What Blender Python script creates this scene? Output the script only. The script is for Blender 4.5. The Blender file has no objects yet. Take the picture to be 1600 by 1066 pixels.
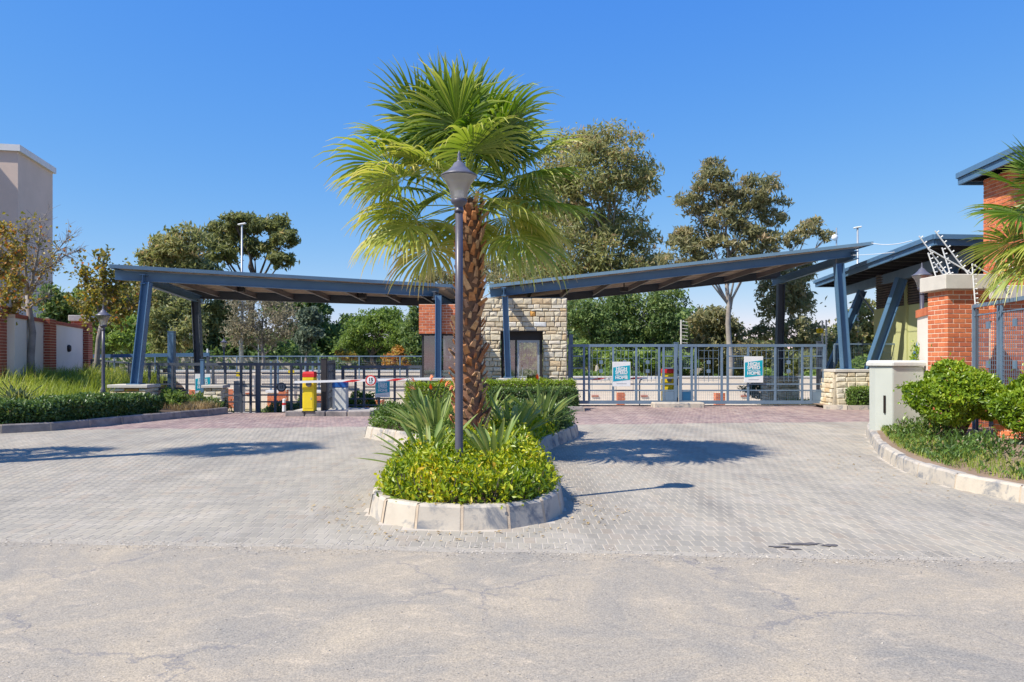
import bpy, bmesh, math, random
import numpy as np
from mathutils import Vector, Matrix, Euler
random.seed(7); rng = np.random.default_rng(7)
R = math.radians
scene = bpy.context.scene
COL = scene.collection

# ------------------------------------------------------------------ camera, sky, sun, exposure
cam_d = bpy.data.cameras.new('camera'); cam = bpy.data.objects.new('camera', cam_d); COL.objects.link(cam)
cam.location = (0, 0, 1.6); cam.rotation_euler = (R(90), 0, 0)
cam_d.sensor_width = 36; cam_d.lens = 27.0; cam_d.shift_y = 27/1600; cam_d.clip_end = 3000
scene.camera = cam
SUN_EL = R(49.5); TRAVEL = Vector((0.877, 0.481, 0)).normalized()      # ground direction in which shadows fall
world = bpy.data.worlds.new('World'); scene.world = world; world.use_nodes = True
wn = world.node_tree.nodes; wl = world.node_tree.links
sky = wn.new('ShaderNodeTexSky'); sky.sky_type = 'NISHITA'; sky.sun_disc = False
sky.sun_elevation = SUN_EL; sky.sun_rotation = math.atan2(-TRAVEL.x, -TRAVEL.y)
sky.air_density = 1.0; sky.dust_density = 0.0; sky.ozone_density = 6; sky.altitude = 1500
# clear dry-season sky: the photograph renders it as an even, saturated blue, so each channel is evened out over the whole dome
sep = wn.new('ShaderNodeSeparateColor'); cmb = wn.new('ShaderNodeCombineColor'); wl.new(sky.outputs[0], sep.inputs[0])
for ch, (gm_, gain) in enumerate(((1.25, .81), (.70, 1.59), (.13, 5.3))):
    pw = wn.new('ShaderNodeMath'); pw.operation = 'POWER'; pw.inputs[1].default_value = gm_; wl.new(sep.outputs[ch], pw.inputs[0])
    ml = wn.new('ShaderNodeMath'); ml.operation = 'MULTIPLY'; ml.inputs[1].default_value = gain; wl.new(pw.outputs[0], ml.inputs[0]); wl.new(ml.outputs[0], cmb.inputs[ch])
wl.new(cmb.outputs[0], wn['Background'].inputs['Color'])
wn['Background'].inputs['Strength'].default_value = 0.10
sun_d = bpy.data.lights.new('sun', 'SUN'); sun = bpy.data.objects.new('sun', sun_d); COL.objects.link(sun)
sun_d.energy = 5.0; sun_d.angle = R(0.53); sun_d.color = (1.0, 0.935, 0.83)
ld = Vector((TRAVEL.x*math.cos(SUN_EL), TRAVEL.y*math.cos(SUN_EL), -math.sin(SUN_EL)))
sun.rotation_euler = ld.to_track_quat('-Z', 'Y').to_euler()
vs = scene.view_settings; vs.view_transform = 'Standard'; vs.look = 'None'; vs.gamma = 1.0; vs.exposure = 0.45
vs.use_curve_mapping = False
scene.render.engine = 'CYCLES'
scene.cycles.max_bounces = 6; scene.cycles.transparent_max_bounces = 12

# ------------------------------------------------------------------ helpers
def W(px, py, Y):
    return Vector(((px-800)/1200*Y, Y, 1.6+(560-py)/1200*Y))
def H(x, y):
    s = min(1, max(0, (x+2.5)/3)); s = s*s*(3-2*s)
    t = min(1, max(0, (y-(22+4*s))/8)); return -0.8*t*t*(3-2*t)

def tag(o, label=None, cat=None, group=None, kind=None):
    if label: o['label'] = label
    if cat: o['category'] = cat
    if group: o['group'] = group
    if kind: o['kind'] = kind
    return o
def empty(name, loc=(0,0,0), rz=0, label=None, cat=None, group=None, kind=None):
    o = bpy.data.objects.new(name, None); COL.objects.link(o); o.location = loc; o.rotation_euler = (0,0,rz)
    o.empty_display_size = 0.1
    return tag(o, label, cat, group, kind)
def link(name, me, parent=None, loc=None, rot=None, scale=None):
    o = bpy.data.objects.new(name, me); COL.objects.link(o)
    if parent is not None: o.parent = parent
    if loc is not None: o.location = loc
    if rot is not None: o.rotation_euler = rot
    if scale is not None: o.scale = scale
    return o
def kids(o): return [c for c in bpy.data.objects if c.parent == o]
def copy_tree(src, loc, rz=0, label=None, scale=None):
    allo = [c for c in bpy.data.objects if c.parent is not None]
    r = src.copy(); COL.objects.link(r); r.location = loc; r.rotation_euler = (0,0,rz)
    if scale: r.scale = scale
    if label: r['label'] = label
    def rec(a, b):
        for ch in [c for c in allo if c.parent == a]:
            d = ch.copy(); COL.objects.link(d); d.parent = b; rec(ch, d)
    rec(src, r); return r

class MB:
    """collects faces; build() links them as one mesh object"""
    def __init__(s): s.v = []; s.f = []; s.m = []
    def add(s, vs_, fs, mi=0):
        n = len(s.v); s.v += [tuple(v) for v in vs_]; s.f += [tuple(i+n for i in f) for f in fs]; s.m += [mi]*len(fs); return s
    BF = [(0,3,2,1),(4,5,6,7),(0,1,5,4),(1,2,6,5),(2,3,7,6),(3,0,4,7)]
    def box(s, c, d, rz=0, mi=0, M=None):
        x, y, z = d[0]/2, d[1]/2, d[2]/2; ca, sa = math.cos(rz), math.sin(rz); vv = []
        for (a,b,e) in ((-x,-y,-z),(x,-y,-z),(x,y,-z),(-x,y,-z),(-x,-y,z),(x,-y,z),(x,y,z),(-x,y,z)):
            vv.append((c[0]+a*ca-b*sa, c[1]+a*sa+b*ca, c[2]+e))
        if M is not None: vv = [tuple(M @ Vector(v)) for v in vv]
        s.add(vv, s.BF, mi); return s
    def bx(s, x0, x1, y0, y1, z0, z1, mi=0):
        return s.box(((x0+x1)/2,(y0+y1)/2,(z0+z1)/2),(x1-x0,y1-y0,z1-z0),0,mi)
    def frame(s, p0, p1, up=(0,0,1)):
        d = (Vector(p1)-Vector(p0)); L = d.length; d.normalize(); u = Vector(up)
        if abs(d.dot(u)) > .98: u = Vector((0,1,0))
        a = d.cross(u).normalized(); b = a.cross(d).normalized(); return d, a, b, L
    def bar(s, p0, p1, w, h, up=(0,0,1), mi=0):
        d, a, b, L = s.frame(p0, p1, up); p0 = Vector(p0); p1 = Vector(p1); vv = []
        for p in (p0, p1):
            for (i,j) in ((-1,-1),(1,-1),(1,1),(-1,1)): vv.append(p + a*(i*w/2) + b*(j*h/2))
        s.add(vv, [(3,2,1,0),(4,5,6,7),(0,1,5,4),(1,2,6,5),(2,3,7,6),(3,0,4,7)], mi); return s
    def ibeam(s, p0, p1, w, h, t=.02, up=(0,0,1)):
        d, a, b, L = s.frame(p0, p1, up)
        for k in (-1, 1):
            o = b*(k*(h/2-t/2)); s.bar(Vector(p0)+o, Vector(p1)+o, w, t, up)
        s.bar(p0, p1, t*.7, h-2*t-.002, up); return s
    def tube(s, pts, rad, n=8, cap=True, mi=0):
        pts = [Vector(p) for p in pts]
        if not hasattr(rad, '__len__'): rad = [rad]*len(pts)
        base = len(s.v); prev = None
        for i, p in enumerate(pts):
            d = (pts[min(i+1,len(pts)-1)]-pts[max(i-1,0)]).normalized()
            if prev is None:
                u = Vector((0,0,1)) if abs(d.z) < .9 else Vector((1,0,0)); a = d.cross(u).normalized()
            else:
                a = (prev - d*prev.dot(d)).normalized()
            prev = a; b = d.cross(a)
            for k in range(n):
                t = 2*math.pi*k/n; s.v.append(tuple(p + a*(rad[i]*math.cos(t)) + b*(rad[i]*math.sin(t))))
        for i in range(len(pts)-1):
            for k in range(n):
                q = base+i*n; s.f.append((q+k, q+(k+1)%n, q+n+(k+1)%n, q+n+k)); s.m.append(mi)
        if cap:
            s.f.append(tuple(base+k for k in reversed(range(n)))); s.m.append(mi)
            e = base+(len(pts)-1)*n; s.f.append(tuple(e+k for k in range(n))); s.m.append(mi)
        return s
    def lathe(s, prof, n=20, c=(0,0,0), mi=0):
        base = len(s.v)
        for (r, z) in prof:
            for k in range(n):
                t = 2*math.pi*k/n; s.v.append((c[0]+r*math.cos(t), c[1]+r*math.sin(t), c[2]+z))
        for i in range(len(prof)-1):
            for k in range(n):
                q = base+i*n; s.f.append((q+k, q+(k+1)%n, q+n+(k+1)%n, q+n+k)); s.m.append(mi)
        return s
    def mesh(s, name, mats, smooth=False, bevel=0):
        me = bpy.data.meshes.new(name); me.from_pydata(s.v, [], s.f)
        for m in (mats if isinstance(mats, (list,tuple)) else [mats]): me.materials.append(m)
        if max(s.m or [0]) > 0: me.polygons.foreach_set('material_index', s.m)
        if bevel:
            bm = bmesh.new(); bm.from_mesh(me); bmesh.ops.bevel(bm, geom=bm.edges[:], offset=bevel, segments=1, affect='EDGES'); bm.to_mesh(me); bm.free()
        if smooth: me.polygons.foreach_set('use_smooth', [True]*len(me.polygons))
        me.update(); return me
    def build(s, name, mats, parent=None, smooth=False, bevel=0):
        return link(name, s.mesh(name, mats, smooth, bevel), parent)

def np_mesh(name, V, F, mat, attr=None, smooth=False):
    """V Nx3, F MxK all faces with K corners"""
    me = bpy.data.meshes.new(name); V = np.asarray(V, np.float32); F = np.asarray(F, np.int32)
    k = F.shape[1]; me.vertices.add(len(V)); me.vertices.foreach_set('co', V.ravel())
    me.loops.add(F.size); me.loops.foreach_set('vertex_index', F.ravel())
    me.polygons.add(len(F)); me.polygons.foreach_set('loop_start', np.arange(0, F.size, k, dtype=np.int32))
    try: me.polygons.foreach_set('loop_total', np.full(len(F), k, np.int32))
    except Exception: pass
    if mat: me.materials.append(mat)
    me.update(calc_edges=True)
    if attr is not None:
        a = me.attributes.new('tone', 'FLOAT', 'POINT'); a.data.foreach_set('value', np.asarray(attr, np.float32))
    me.polygons.foreach_set('use_smooth', np.full(len(F), bool(smooth)))
    return me

# ------------------------------------------------------------------ materials
def new_mat(name):
    m = bpy.data.materials.new(name); m.use_nodes = True; nt = m.node_tree
    return m, nt, nt.nodes, nt.links, nt.nodes['Principled BSDF']
def ramp(nt, stops):
    r = nt.nodes.new('ShaderNodeValToRGB'); e = r.color_ramp.elements
    while len(e) < len(stops): e.new(0.5)
    for i, (p, c) in enumerate(stops): e[i].position = p; e[i].color = (*c, 1)
    return r
def noise(nt, scale, detail=4, rough=.55, vec=None, dist=0):
    n = nt.nodes.new('ShaderNodeTexNoise'); n.inputs['Scale'].default_value = scale; n.inputs['Detail'].default_value = detail
    n.inputs['Roughness'].default_value = rough; n.inputs['Distortion'].default_value = dist
    if vec is not None: nt.links.new(vec, n.inputs['Vector'])
    return n
def objco(nt, world=False):
    if world: g = nt.nodes.new('ShaderNodeNewGeometry'); return g.outputs['Position']
    return nt.nodes.new('ShaderNodeTexCoord').outputs['Object']
def mixc(nt, fac, a, b, mode='MIX'):
    m = nt.nodes.new('ShaderNodeMix'); m.data_type = 'RGBA'; m.blend_type = mode
    for sock, v in ((m.inputs[0], fac), (m.inputs[6], a), (m.inputs[7], b)):
        if isinstance(v, (int,float)): sock.default_value = v
        elif isinstance(v, tuple): sock.default_value = (*v, 1)
        else: nt.links.new(v, sock)
    return m.outputs[2]
def bump(nt, bsdf, h, strength=.3, dist=.01):
    b = nt.nodes.new('ShaderNodeBump'); b.inputs['Strength'].default_value = strength; b.inputs['Distance'].default_value = dist
    nt.links.new(h, b.inputs['Height']); nt.links.new(b.outputs[0], bsdf.inputs['Normal'])
def surf(name, c1, c2=None, scale=3, rough=.7, metal=0, bscale=40, bstr=.15, rand=None, world=True, dirt=None, spec=None, c3=None):
    """two- or three-tone procedural surface; rand = per-object colour stops"""
    m, nt, N, L, b = new_mat(name); co = objco(nt, world)
    if c2 is None: c2 = tuple(x*.8 for x in c1)
    n = noise(nt, scale, 6, .6, co); st = [(.3, c2), (.7, c1)] if c3 is None else [(.28, c2), (.52, c1), (.74, c3)]
    r = ramp(nt, st); L.new(n.outputs[0], r.inputs[0]); col = r.outputs[0]
    if rand:
        oi = N.new('ShaderNodeObjectInfo'); rr = ramp(nt, rand); rr.color_ramp.interpolation = 'LINEAR'
        L.new(oi.outputs['Random'], rr.inputs[0]); col = mixc(nt, 1.0, rr.outputs[0], col, 'MULTIPLY')
    if dirt:
        dcol, dsc, lo, hi = dirt; n3 = noise(nt, dsc, 8, .65, co, .6); r3 = ramp(nt, [(lo,(0,0,0)),(hi,(1,1,1))]); L.new(n3.outputs[0], r3.inputs[0])
        col = mixc(nt, r3.outputs[0], col, dcol)
    L.new(col, b.inputs['Base Color']); b.inputs['Roughness'].default_value = rough; b.inputs['Metallic'].default_value = metal
    if spec is not None: b.inputs['Specular IOR Level'].default_value = spec
    if bstr:
        n2 = noise(nt, bscale, 5, .6, co); bump(nt, b, n2.outputs[0], bstr, .01)
    return m
def leafmat(name, stops, rough=.5, trans=.3, tcol=None, spec=.4):
    m, nt, N, L, b = new_mat(name)
    a = N.new('ShaderNodeAttribute'); a.attribute_name = 'tone'
    r = ramp(nt, stops); L.new(a.outputs['Fac'], r.inputs[0])
    L.new(r.outputs[0], b.inputs['Base Color']); b.inputs['Roughness'].default_value = rough; b.inputs['Specular IOR Level'].default_value = spec
    t = N.new('ShaderNodeBsdfTranslucent')
    hs_ = N.new('ShaderNodeHueSaturation'); hs_.inputs['Value'].default_value = 1.5; hs_.inputs['Saturation'].default_value = 1.1
    hs_.inputs['Hue'].default_value = .49
    L.new(r.outputs[0], hs_.inputs['Color']); L.new(hs_.outputs[0], t.inputs['Color'])
    mx = N.new('ShaderNodeMixShader'); mx.inputs[0].default_value = trans
    L.new(b.outputs[0], mx.inputs[1]); L.new(t.outputs[0], mx.inputs[2]); L.new(mx.outputs[0], N['Material Output'].inputs['Surface'])
    return m

M = {}
# paving: grey with scuffs, worn and dusted with sand
def paver_mat(name, stops, attr):
    m, nt, N, L, b = new_mat(name); co = objco(nt, True)
    if attr: a = N.new('ShaderNodeAttribute'); a.attribute_name = 'tone'; f = a.outputs['Fac']
    else: f = N.new('ShaderNodeObjectInfo').outputs['Random']
    r = ramp(nt, stops); L.new(f, r.inputs[0])
    n = noise(nt, .45, 5, .6, co, .5); rr = ramp(nt, [(.3,(.84,.83,.83)),(.7,(1.1,1.06,1.0))]); L.new(n.outputs[0], rr.inputs[0])
    col = mixc(nt, 1.0, r.outputs[0], rr.outputs[0], 'MULTIPLY')
    n2 = noise(nt, 1.7, 7, .7, co, .8); r2 = ramp(nt, [(.5,(0,0,0)),(.72,(1,1,1))]); L.new(n2.outputs[0], r2.inputs[0])
    fm = N.new('ShaderNodeMath'); fm.operation = 'MULTIPLY'; L.new(r2.outputs[0], fm.inputs[0]); fm.inputs[1].default_value = .45
    col = mixc(nt, fm.outputs[0], col, (.52,.46,.38))
    mpt = N.new('ShaderNodeMapping'); mpt.inputs['Scale'].default_value = (1.1, .10, 1); mpt.inputs['Rotation'].default_value = (0,0,R(8)); L.new(co, mpt.inputs['Vector'])
    nt_ = noise(nt, 1.3, 4, .55, mpt.outputs[0], .4); rt = ramp(nt, [(.36,(.86,.855,.86)),(.5,(1,1,1)),(.68,(1.06,1.05,1.03))]); L.new(nt_.outputs[0], rt.inputs[0]); col = mixc(nt, 1.0, col, rt.outputs[0], 'MULTIPLY')
    n3 = noise(nt, 160, 3, .7, co); r3 = ramp(nt, [(.25,(.82,.82,.82)),(.75,(1.14,1.14,1.14))]); L.new(n3.outputs[0], r3.inputs[0])
    col = mixc(nt, 1.0, col, r3.outputs[0], 'MULTIPLY')
    L.new(col, b.inputs['Base Color']); b.inputs['Roughness'].default_value = .8
    bump(nt, b, n3.outputs[0], .35, .003); return m
G0 = [(0,(.315,.293,.245)),(.45,(.35,.324,.268)),(.8,(.378,.346,.282)),(1,(.355,.308,.245))]
R0 = [(0,(.24,.175,.17)),(.5,(.31,.225,.21)),(1,(.38,.285,.25))]
M['paver'] = paver_mat('grey_paver', G0, False); M['pavers'] = paver_mat('grey_pavers', G0, True); M['redpavers'] = paver_mat('red_pavers', R0, True)
M['edge'] = surf('edge_sand', (.42,.375,.30), (.34,.30,.245), 5, .95, bscale=150, bstr=.4)
M['sand'] = surf('joint_sand', (.52,.46,.38), (.44,.39,.32), 5, .95, bscale=150, bstr=.3)
# asphalt: worn, sandy, cracked
def asphalt():
    m, nt, N, L, b = new_mat('asphalt'); co = objco(nt, True)
    n = noise(nt, .9, 9, .74, co, .7); r = ramp(nt, [(.33,(.265,.245,.21)),(.45,(.335,.295,.235)),(.56,(.395,.335,.25)),(.72,(.49,.405,.28))]); L.new(n.outputs[0], r.inputs[0])
    mp = N.new('ShaderNodeMapping'); mp.inputs['Scale'].default_value = (1, 1.6, 1); L.new(co, mp.inputs['Vector'])
    n4 = noise(nt, 2.6, 8, .72, mp.outputs[0], 1.2); r4 = ramp(nt, [(.55,(0,0,0)),(.63,(1,1,1))]); L.new(n4.outputs[0], r4.inputs[0])
    f4 = N.new('ShaderNodeMath'); f4.operation = 'MULTIPLY'; L.new(r4.outputs[0], f4.inputs[0]); f4.inputs[1].default_value = .42
    col = mixc(nt, f4.outputs[0], r.outputs[0], (.56,.46,.33))
    n2 = noise(nt, 85, 3, .75, co); r2 = ramp(nt, [(.3,(.62,.62,.63)),(.5,(.98,.98,.98)),(.72,(1.38,1.34,1.28))]); L.new(n2.outputs[0], r2.inputs[0])
    col = mixc(nt, 1.0, col, r2.outputs[0], 'MULTIPLY')
    vo = N.new('ShaderNodeTexVoronoi'); vo.feature = 'DISTANCE_TO_EDGE'; vo.inputs['Scale'].default_value = .55
    nd = noise(nt, 3, 6, .7, co); ad = N.new('ShaderNodeVectorMath'); ad.operation = 'MULTIPLY_ADD'
    L.new(nd.outputs['Color'], ad.inputs[0]); ad.inputs[1].default_value = (.5,.5,.5); L.new(co, ad.inputs[2]); L.new(ad.outputs[0], vo.inputs['Vector'])
    rv = ramp(nt, [(.0,(1,1,1)),(.010,(0,0,0))]); L.new(vo.outputs['Distance'], rv.inputs[0])
    nm = noise(nt, .7, 3, .5, co); rm = ramp(nt, [(.44,(0,0,0)),(.56,(.75,.75,.75))]); L.new(nm.outputs[0], rm.inputs[0])
    mm = N.new('ShaderNodeMath'); mm.operation = 'MULTIPLY'; L.new(rv.outputs[0], mm.inputs[0]); L.new(rm.outputs[0], mm.inputs[1])
    col = mixc(nt, mm.outputs[0], col, (.17,.165,.17))
    L.new(col, b.inputs['Base Color']); b.inputs['Roughness'].default_value = .85
    bump(nt, b, n2.outputs[0], .8, .006); return m
M['asphalt'] = asphalt()
M['earth'] = surf('dry_earth', (.30,.21,.14), (.20,.135,.085), 2.5, .95, bscale=30, bstr=.6)
M['soil'] = surf('dark_soil', (.10,.065,.045), (.05,.035,.025), 9, .95, bscale=45, bstr=.9)
M['veld'] = surf('dry_ground', (.40,.34,.22), (.26,.24,.13), .25, .95, bscale=4, bstr=.5)
M['concrete'] = surf('pale_concrete', (.50,.465,.41), (.40,.37,.325), 1.2, .85, bscale=60, bstr=.25)
M['kerb'] = surf('kerb_concrete', (.54,.485,.40), (.44,.39,.32), 4, .85, bscale=80, bstr=.3, rand=[(0,(.9,.9,.92)),(1,(1.05,1.03,1.0))], dirt=((.19,.195,.205), 3.2, .50, .62))
M['oldkerb'] = surf('old_kerb_concrete', (.36,.32,.29), (.22,.20,.19), 3, .9, bscale=60, bstr=.4, rand=[(0,(.8,.8,.82)),(1,(1.1,1.05,1.0))], dirt=((.13,.12,.12), 2, .5, .68))
M['mortar'] = surf('sandy_mortar', (.52,.42,.31), (.42,.33,.24), 12, .95, bscale=90, bstr=.4)
M['brick'] = surf('red_brick', (1.1,1.1,1.1), (.84,.82,.8), 22, .8, bscale=120, bstr=.3,
    rand=[(0,(.46,.11,.04)),(.4,(.60,.165,.06)),(.75,(.66,.205,.08)),(1,(.50,.13,.06))])
M['brickfar'] = surf('red_brick_far', (.46,.12,.055), (.30,.07,.04), 14, .85, bscale=50, bstr=.2)
M['joint'] = surf('brick_mortar', (.78,.62,.46), (.66,.52,.38), 20, .95, bscale=90, bstr=.3)
M['stone'] = surf('sandstone', (1,1,1), (.72,.70,.66), 9, .9, bscale=28, bstr=.9,
    rand=[(0,(.68,.59,.42)),(.25,(.78,.71,.54)),(.5,(.62,.51,.34)),(.72,(.76,.71,.58)),(.88,(.66,.49,.28)),(1,(.84,.79,.68))])
M['stonemortar'] = surf('stone_mortar', (.40,.35,.26), (.27,.23,.17), 12, .95, bscale=60, bstr=.4)
M['ochre'] = surf('ochre_stone', (.68,.36,.09), (.50,.24,.06), 14, .85, bscale=40, bstr=.6)
M['whitestone'] = surf('white_stone', (.70,.70,.66), (.58,.58,.55), 14, .85, bscale=40, bstr=.5)
M['capstone'] = surf('cast_cap', (.60,.555,.48), (.50,.46,.40), 3, .85, bscale=60, bstr=.2, dirt=((.38,.36,.33), 1.7, .55, .8))
M['cream'] = surf('cream_render', (.82,.73,.61), (.75,.66,.55), .8, .9, bscale=70, bstr=.2, dirt=((.50,.44,.36), 1.1, .6, .85))
M['tan'] = surf('tan_render', (.68,.53,.43), (.62,.485,.39), .5, .92, bscale=50, bstr=.2, dirt=((.57,.45,.365), .4, .55, .85))
M['coping'] = surf('white_coping', (.72,.71,.69), (.64,.63,.61), 2, .7, bstr=.1)
M['green'] = surf('green_render', (.47,.48,.22), (.42,.43,.20), .8, .9, bscale=50, bstr=.15)
M['greywall'] = surf('old_grey_wall', (.58,.53,.46), (.46,.42,.36), .5, .95, bscale=8, bstr=.5, dirt=((.36,.32,.27), .35, .55, .75))
M['blue'] = surf('blue_steel', (.085,.175,.29), (.070,.145,.245), 2, .42, bscale=30, bstr=.04, dirt=((.13,.17,.22), 3.0, .6, .85))
M['bluegrey'] = surf('blue_grey_steel', (.150,.215,.29), (.115,.175,.24), 3, .45, bscale=30, bstr=.05, dirt=((.21,.24,.28), 4, .6, .85))
M['charcoal'] = surf('charcoal_steel', (.078,.092,.118), (.06,.073,.096), 3, .5, bscale=30, bstr=.05, dirt=((.09,.10,.12), 4, .62, .9))
M['sheet'] = surf('roof_sheet', (.17,.27,.34), (.13,.22,.29), 1.5, .5, bstr=.04, dirt=((.25,.27,.27), 1.5, .6, .85))
M['soffit'] = surf('soffit_boards', (.74,.61,.48), (.62,.50,.39), 5, .8, bstr=.1)
M['rafter'] = surf('brown_grey_steel', (.20,.16,.15), (.15,.12,.115), 3, .5, bstr=.05)
M['dark'] = surf('dark_steel', (.028,.024,.026), (.02,.018,.02), 4, .6, bstr=.05)
M['white'] = surf('white_paint', (.78,.78,.76), (.70,.70,.68), 4, .5, bstr=.05)
M['yellow'] = surf('yellow_paint', (.84,.62,.015), (.72,.52,.012), 3, .45, bstr=.05, dirt=((.45,.33,.05), 6, .66, .85))
M['red'] = surf('red_paint', (.65,.02,.02), (.5,.015,.015), 3, .4, bstr=.05)
M['royal'] = surf('blue_paint', (.01,.12,.42), (.01,.09,.33), 3, .45, bstr=.05)
M['galv'] = surf('galvanised', (.42,.45,.48), (.34,.37,.40), 2.5, .4, .3, bstr=.05)
M['cabinet'] = surf('cabinet_grey', (.47,.49,.44), (.43,.45,.40), 1.5, .55, bstr=.04, dirt=((.42,.43,.40), 1.4, .6, .9))
M['cabtop'] = surf('cabinet_cover', (.60,.60,.56), (.52,.52,.48), 3, .6, bstr=.05)
M['lamp'] = surf('lamp_charcoal', (.085,.08,.10), (.065,.06,.08), 8, .38, bscale=60, bstr=.04)
M['lampcap'] = surf('lamp_cap_grey', (.14,.14,.17), (.10,.10,.13), 8, .4, bstr=.04)
M['teal'] = surf('sign_teal', (.0,.42,.43), (.0,.26,.42), 1.8, .4, bstr=0)
M['navy'] = surf('sign_navy', (.01,.10,.22), (.008,.07,.16), 3, .4, bstr=0)
M['black'] = surf('black_paint', (.02,.02,.02), (.015,.015,.015), 3, .4, bstr=0)
M['oil'] = surf('oil_stain', (.10,.085,.075), (.16,.14,.12), 14, .55, bscale=60, bstr=.3)
M['orange'] = surf('orange_flower', (.75,.20,.02), (.65,.12,.02), 9, .5, bstr=0)
M['bark'] = surf('pale_gum_bark', (.44,.39,.33), (.24,.20,.17), 1.6, .85, bscale=12, bstr=.5)
M['barkdark'] = surf('dark_bark', (.14,.11,.085), (.075,.06,.05), 3, .9, bscale=20, bstr=.7)
M['barkgrey'] = surf('grey_bark', (.33,.29,.26), (.20,.175,.155), 4, .85, bscale=25, bstr=.5)
M['palmcore'] = surf('palm_trunk', (.26,.13,.07), (.13,.07,.045), 14, .95, bscale=40, bstr=.8)
M['boot'] = surf('leaf_base', (1,.95,.9), (.55,.45,.4), 16, .85, bscale=50, bstr=.6, rand=[(0,(.40,.16,.065)),(.35,(.60,.28,.11)),(.7,(.70,.45,.25)),(1,(.42,.25,.17))])
def glass(name, tint, rough=.03, refl=.13):
    m, nt, N, L, b = new_mat(name)
    g = N.new('ShaderNodeBsdfGlossy'); g.inputs['Roughness'].default_value = rough
    t = N.new('ShaderNodeBsdfTransparent'); t.inputs['Color'].default_value = (*tint, 1)
    fr0 = N.new('ShaderNodeFresnel'); fr0.inputs[0].default_value = 1.5; fr = N.new('ShaderNodeMath'); fr.operation = 'ADD'; fr.use_clamp = True; L.new(fr0.outputs[0], fr.inputs[0]); fr.inputs[1].default_value = refl
    mx = N.new('ShaderNodeMixShader'); L.new(fr.outputs[0], mx.inputs[0]); L.new(t.outputs[0], mx.inputs[1]); L.new(g.outputs[0], mx.inputs[2])
    L.new(mx.outputs[0], N['Material Output'].inputs['Surface']); return m
M['glass'] = glass('window_glass', (.38,.46,.50)); M['doorglass'] = glass('door_glass', (.78,.82,.82), .02, .10); M['lampglass'] = glass('lamp_glass', (.90,.90,.88), .45, .30)
# foliage
M['euc'] = leafmat('gum_leaves', [(0,(.10,.125,.045)),(.4,(.22,.245,.09)),(.7,(.34,.34,.14)),(.9,(.42,.33,.16)),(1,(.48,.34,.18))], .5, .45)
M['eucrust'] = leafmat('russet_gum_leaves', [(0,(.11,.125,.055)),(.35,(.26,.26,.12)),(.65,(.38,.33,.17)),(1,(.50,.34,.20))], .5, .45)
M['deepgreen'] = leafmat('deep_green_leaves', [(0,(.045,.085,.03)),(.5,(.12,.19,.06)),(.85,(.22,.30,.085)),(1,(.33,.36,.12))], .5, .38)
M['freshgreen'] = leafmat('fresh_green_leaves', [(0,(.08,.14,.035)),(.5,(.19,.28,.065)),(1,(.34,.42,.11))], .5, .45)
M['greyleaf'] = leafmat('grey_leaves', [(0,(.14,.14,.09)),(.5,(.26,.24,.15)),(1,(.38,.32,.22))], .6, .35)
M['bluegreen'] = leafmat('blue_green_leaves', [(0,(.05,.08,.05)),(.5,(.11,.15,.10)),(1,(.2,.24,.15))], .6, .25)
M['autumn'] = leafmat('autumn_leaves', [(0,(.11,.12,.025)),(.35,(.25,.24,.045)),(.7,(.42,.31,.06)),(1,(.46,.19,.05))], .5, .35)
M['bush'] = leafmat('glossy_bush_leaves', [(0,(.04,.08,.010)),(.25,(.13,.22,.015)),(.5,(.30,.38,.02)),(.78,(.56,.54,.03)),(1,(.66,.42,.05))], .4, .32, spec=.45)
M['bushlime'] = leafmat('lime_bush_leaves', [(0,(.05,.10,.012)),(.35,(.16,.26,.02)),(.75,(.32,.42,.03)),(1,(.48,.50,.06))], .38, .32, spec=.45)
M['hedge'] = leafmat('dark_hedge_leaves', [(0,(.02,.05,.016)),(.45,(.06,.12,.03)),(.8,(.14,.22,.05)),(1,(.26,.33,.09))], .38, .25, spec=.5)
M['hedgegreen'] = leafmat('green_hedge_leaves', [(0,(.035,.07,.015)),(.45,(.09,.16,.03)),(.8,(.17,.27,.045)),(1,(.30,.35,.08))], .4, .28)
M['grass'] = leafmat('tall_grass', [(0,(.13,.19,.03)),(.5,(.32,.40,.06)),(.85,(.48,.52,.10)),(1,(.6,.54,.22))], .5, .35)
M['drygrass'] = leafmat('dry_grass', [(0,(.22,.15,.06)),(.6,(.42,.31,.15)),(1,(.55,.43,.24))], .7, .3)
M['palmleaf'] = leafmat('palm_fronds', [(0,(.035,.085,.012)),(.3,(.085,.17,.018)),(.5,(.22,.30,.045)),(.72,(.46,.47,.10)),(.9,(.66,.56,.22)),(1,(.60,.42,.20))], .38, .36, spec=.5)
M['strel'] = leafmat('strelitzia_leaves', [(0,(.055,.12,.02)),(.4,(.13,.22,.045)),(.8,(.27,.34,.10)),(1,(.46,.44,.15))], .5, .28, spec=.4)

# ------------------------------------------------------------------ foliage generators
def unit(a): return a/np.maximum(1e-9, np.linalg.norm(a, axis=-1, keepdims=True))
def leaf_cloud(name, C, D, Nn, L, Wd, tone, mat, fold=.25):
    """folded diamond leaves: base, left, tip, right"""
    n = len(C); D = unit(D); S = unit(np.cross(D, Nn)); Nn = np.cross(S, D)
    L = np.broadcast_to(L, n)[:,None]; Wd = np.broadcast_to(Wd, n)[:,None]
    P = np.empty((n,4,3)); P[:,0] = C-D*L*.5; P[:,2] = C+D*L*.5
    P[:,1] = C-D*L*.06-S*Wd*.5+Nn*Wd*fold; P[:,3] = C-D*L*.06+S*Wd*.5+Nn*Wd*fold
    b = np.arange(n)[:,None]*4; F = np.concatenate([b+np.array([[0,1,2]]), b+np.array([[0,2,3]])])
    return np_mesh(name, P.reshape(-1,3), F, mat, np.repeat(np.clip(tone,0,1), 4))
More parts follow.
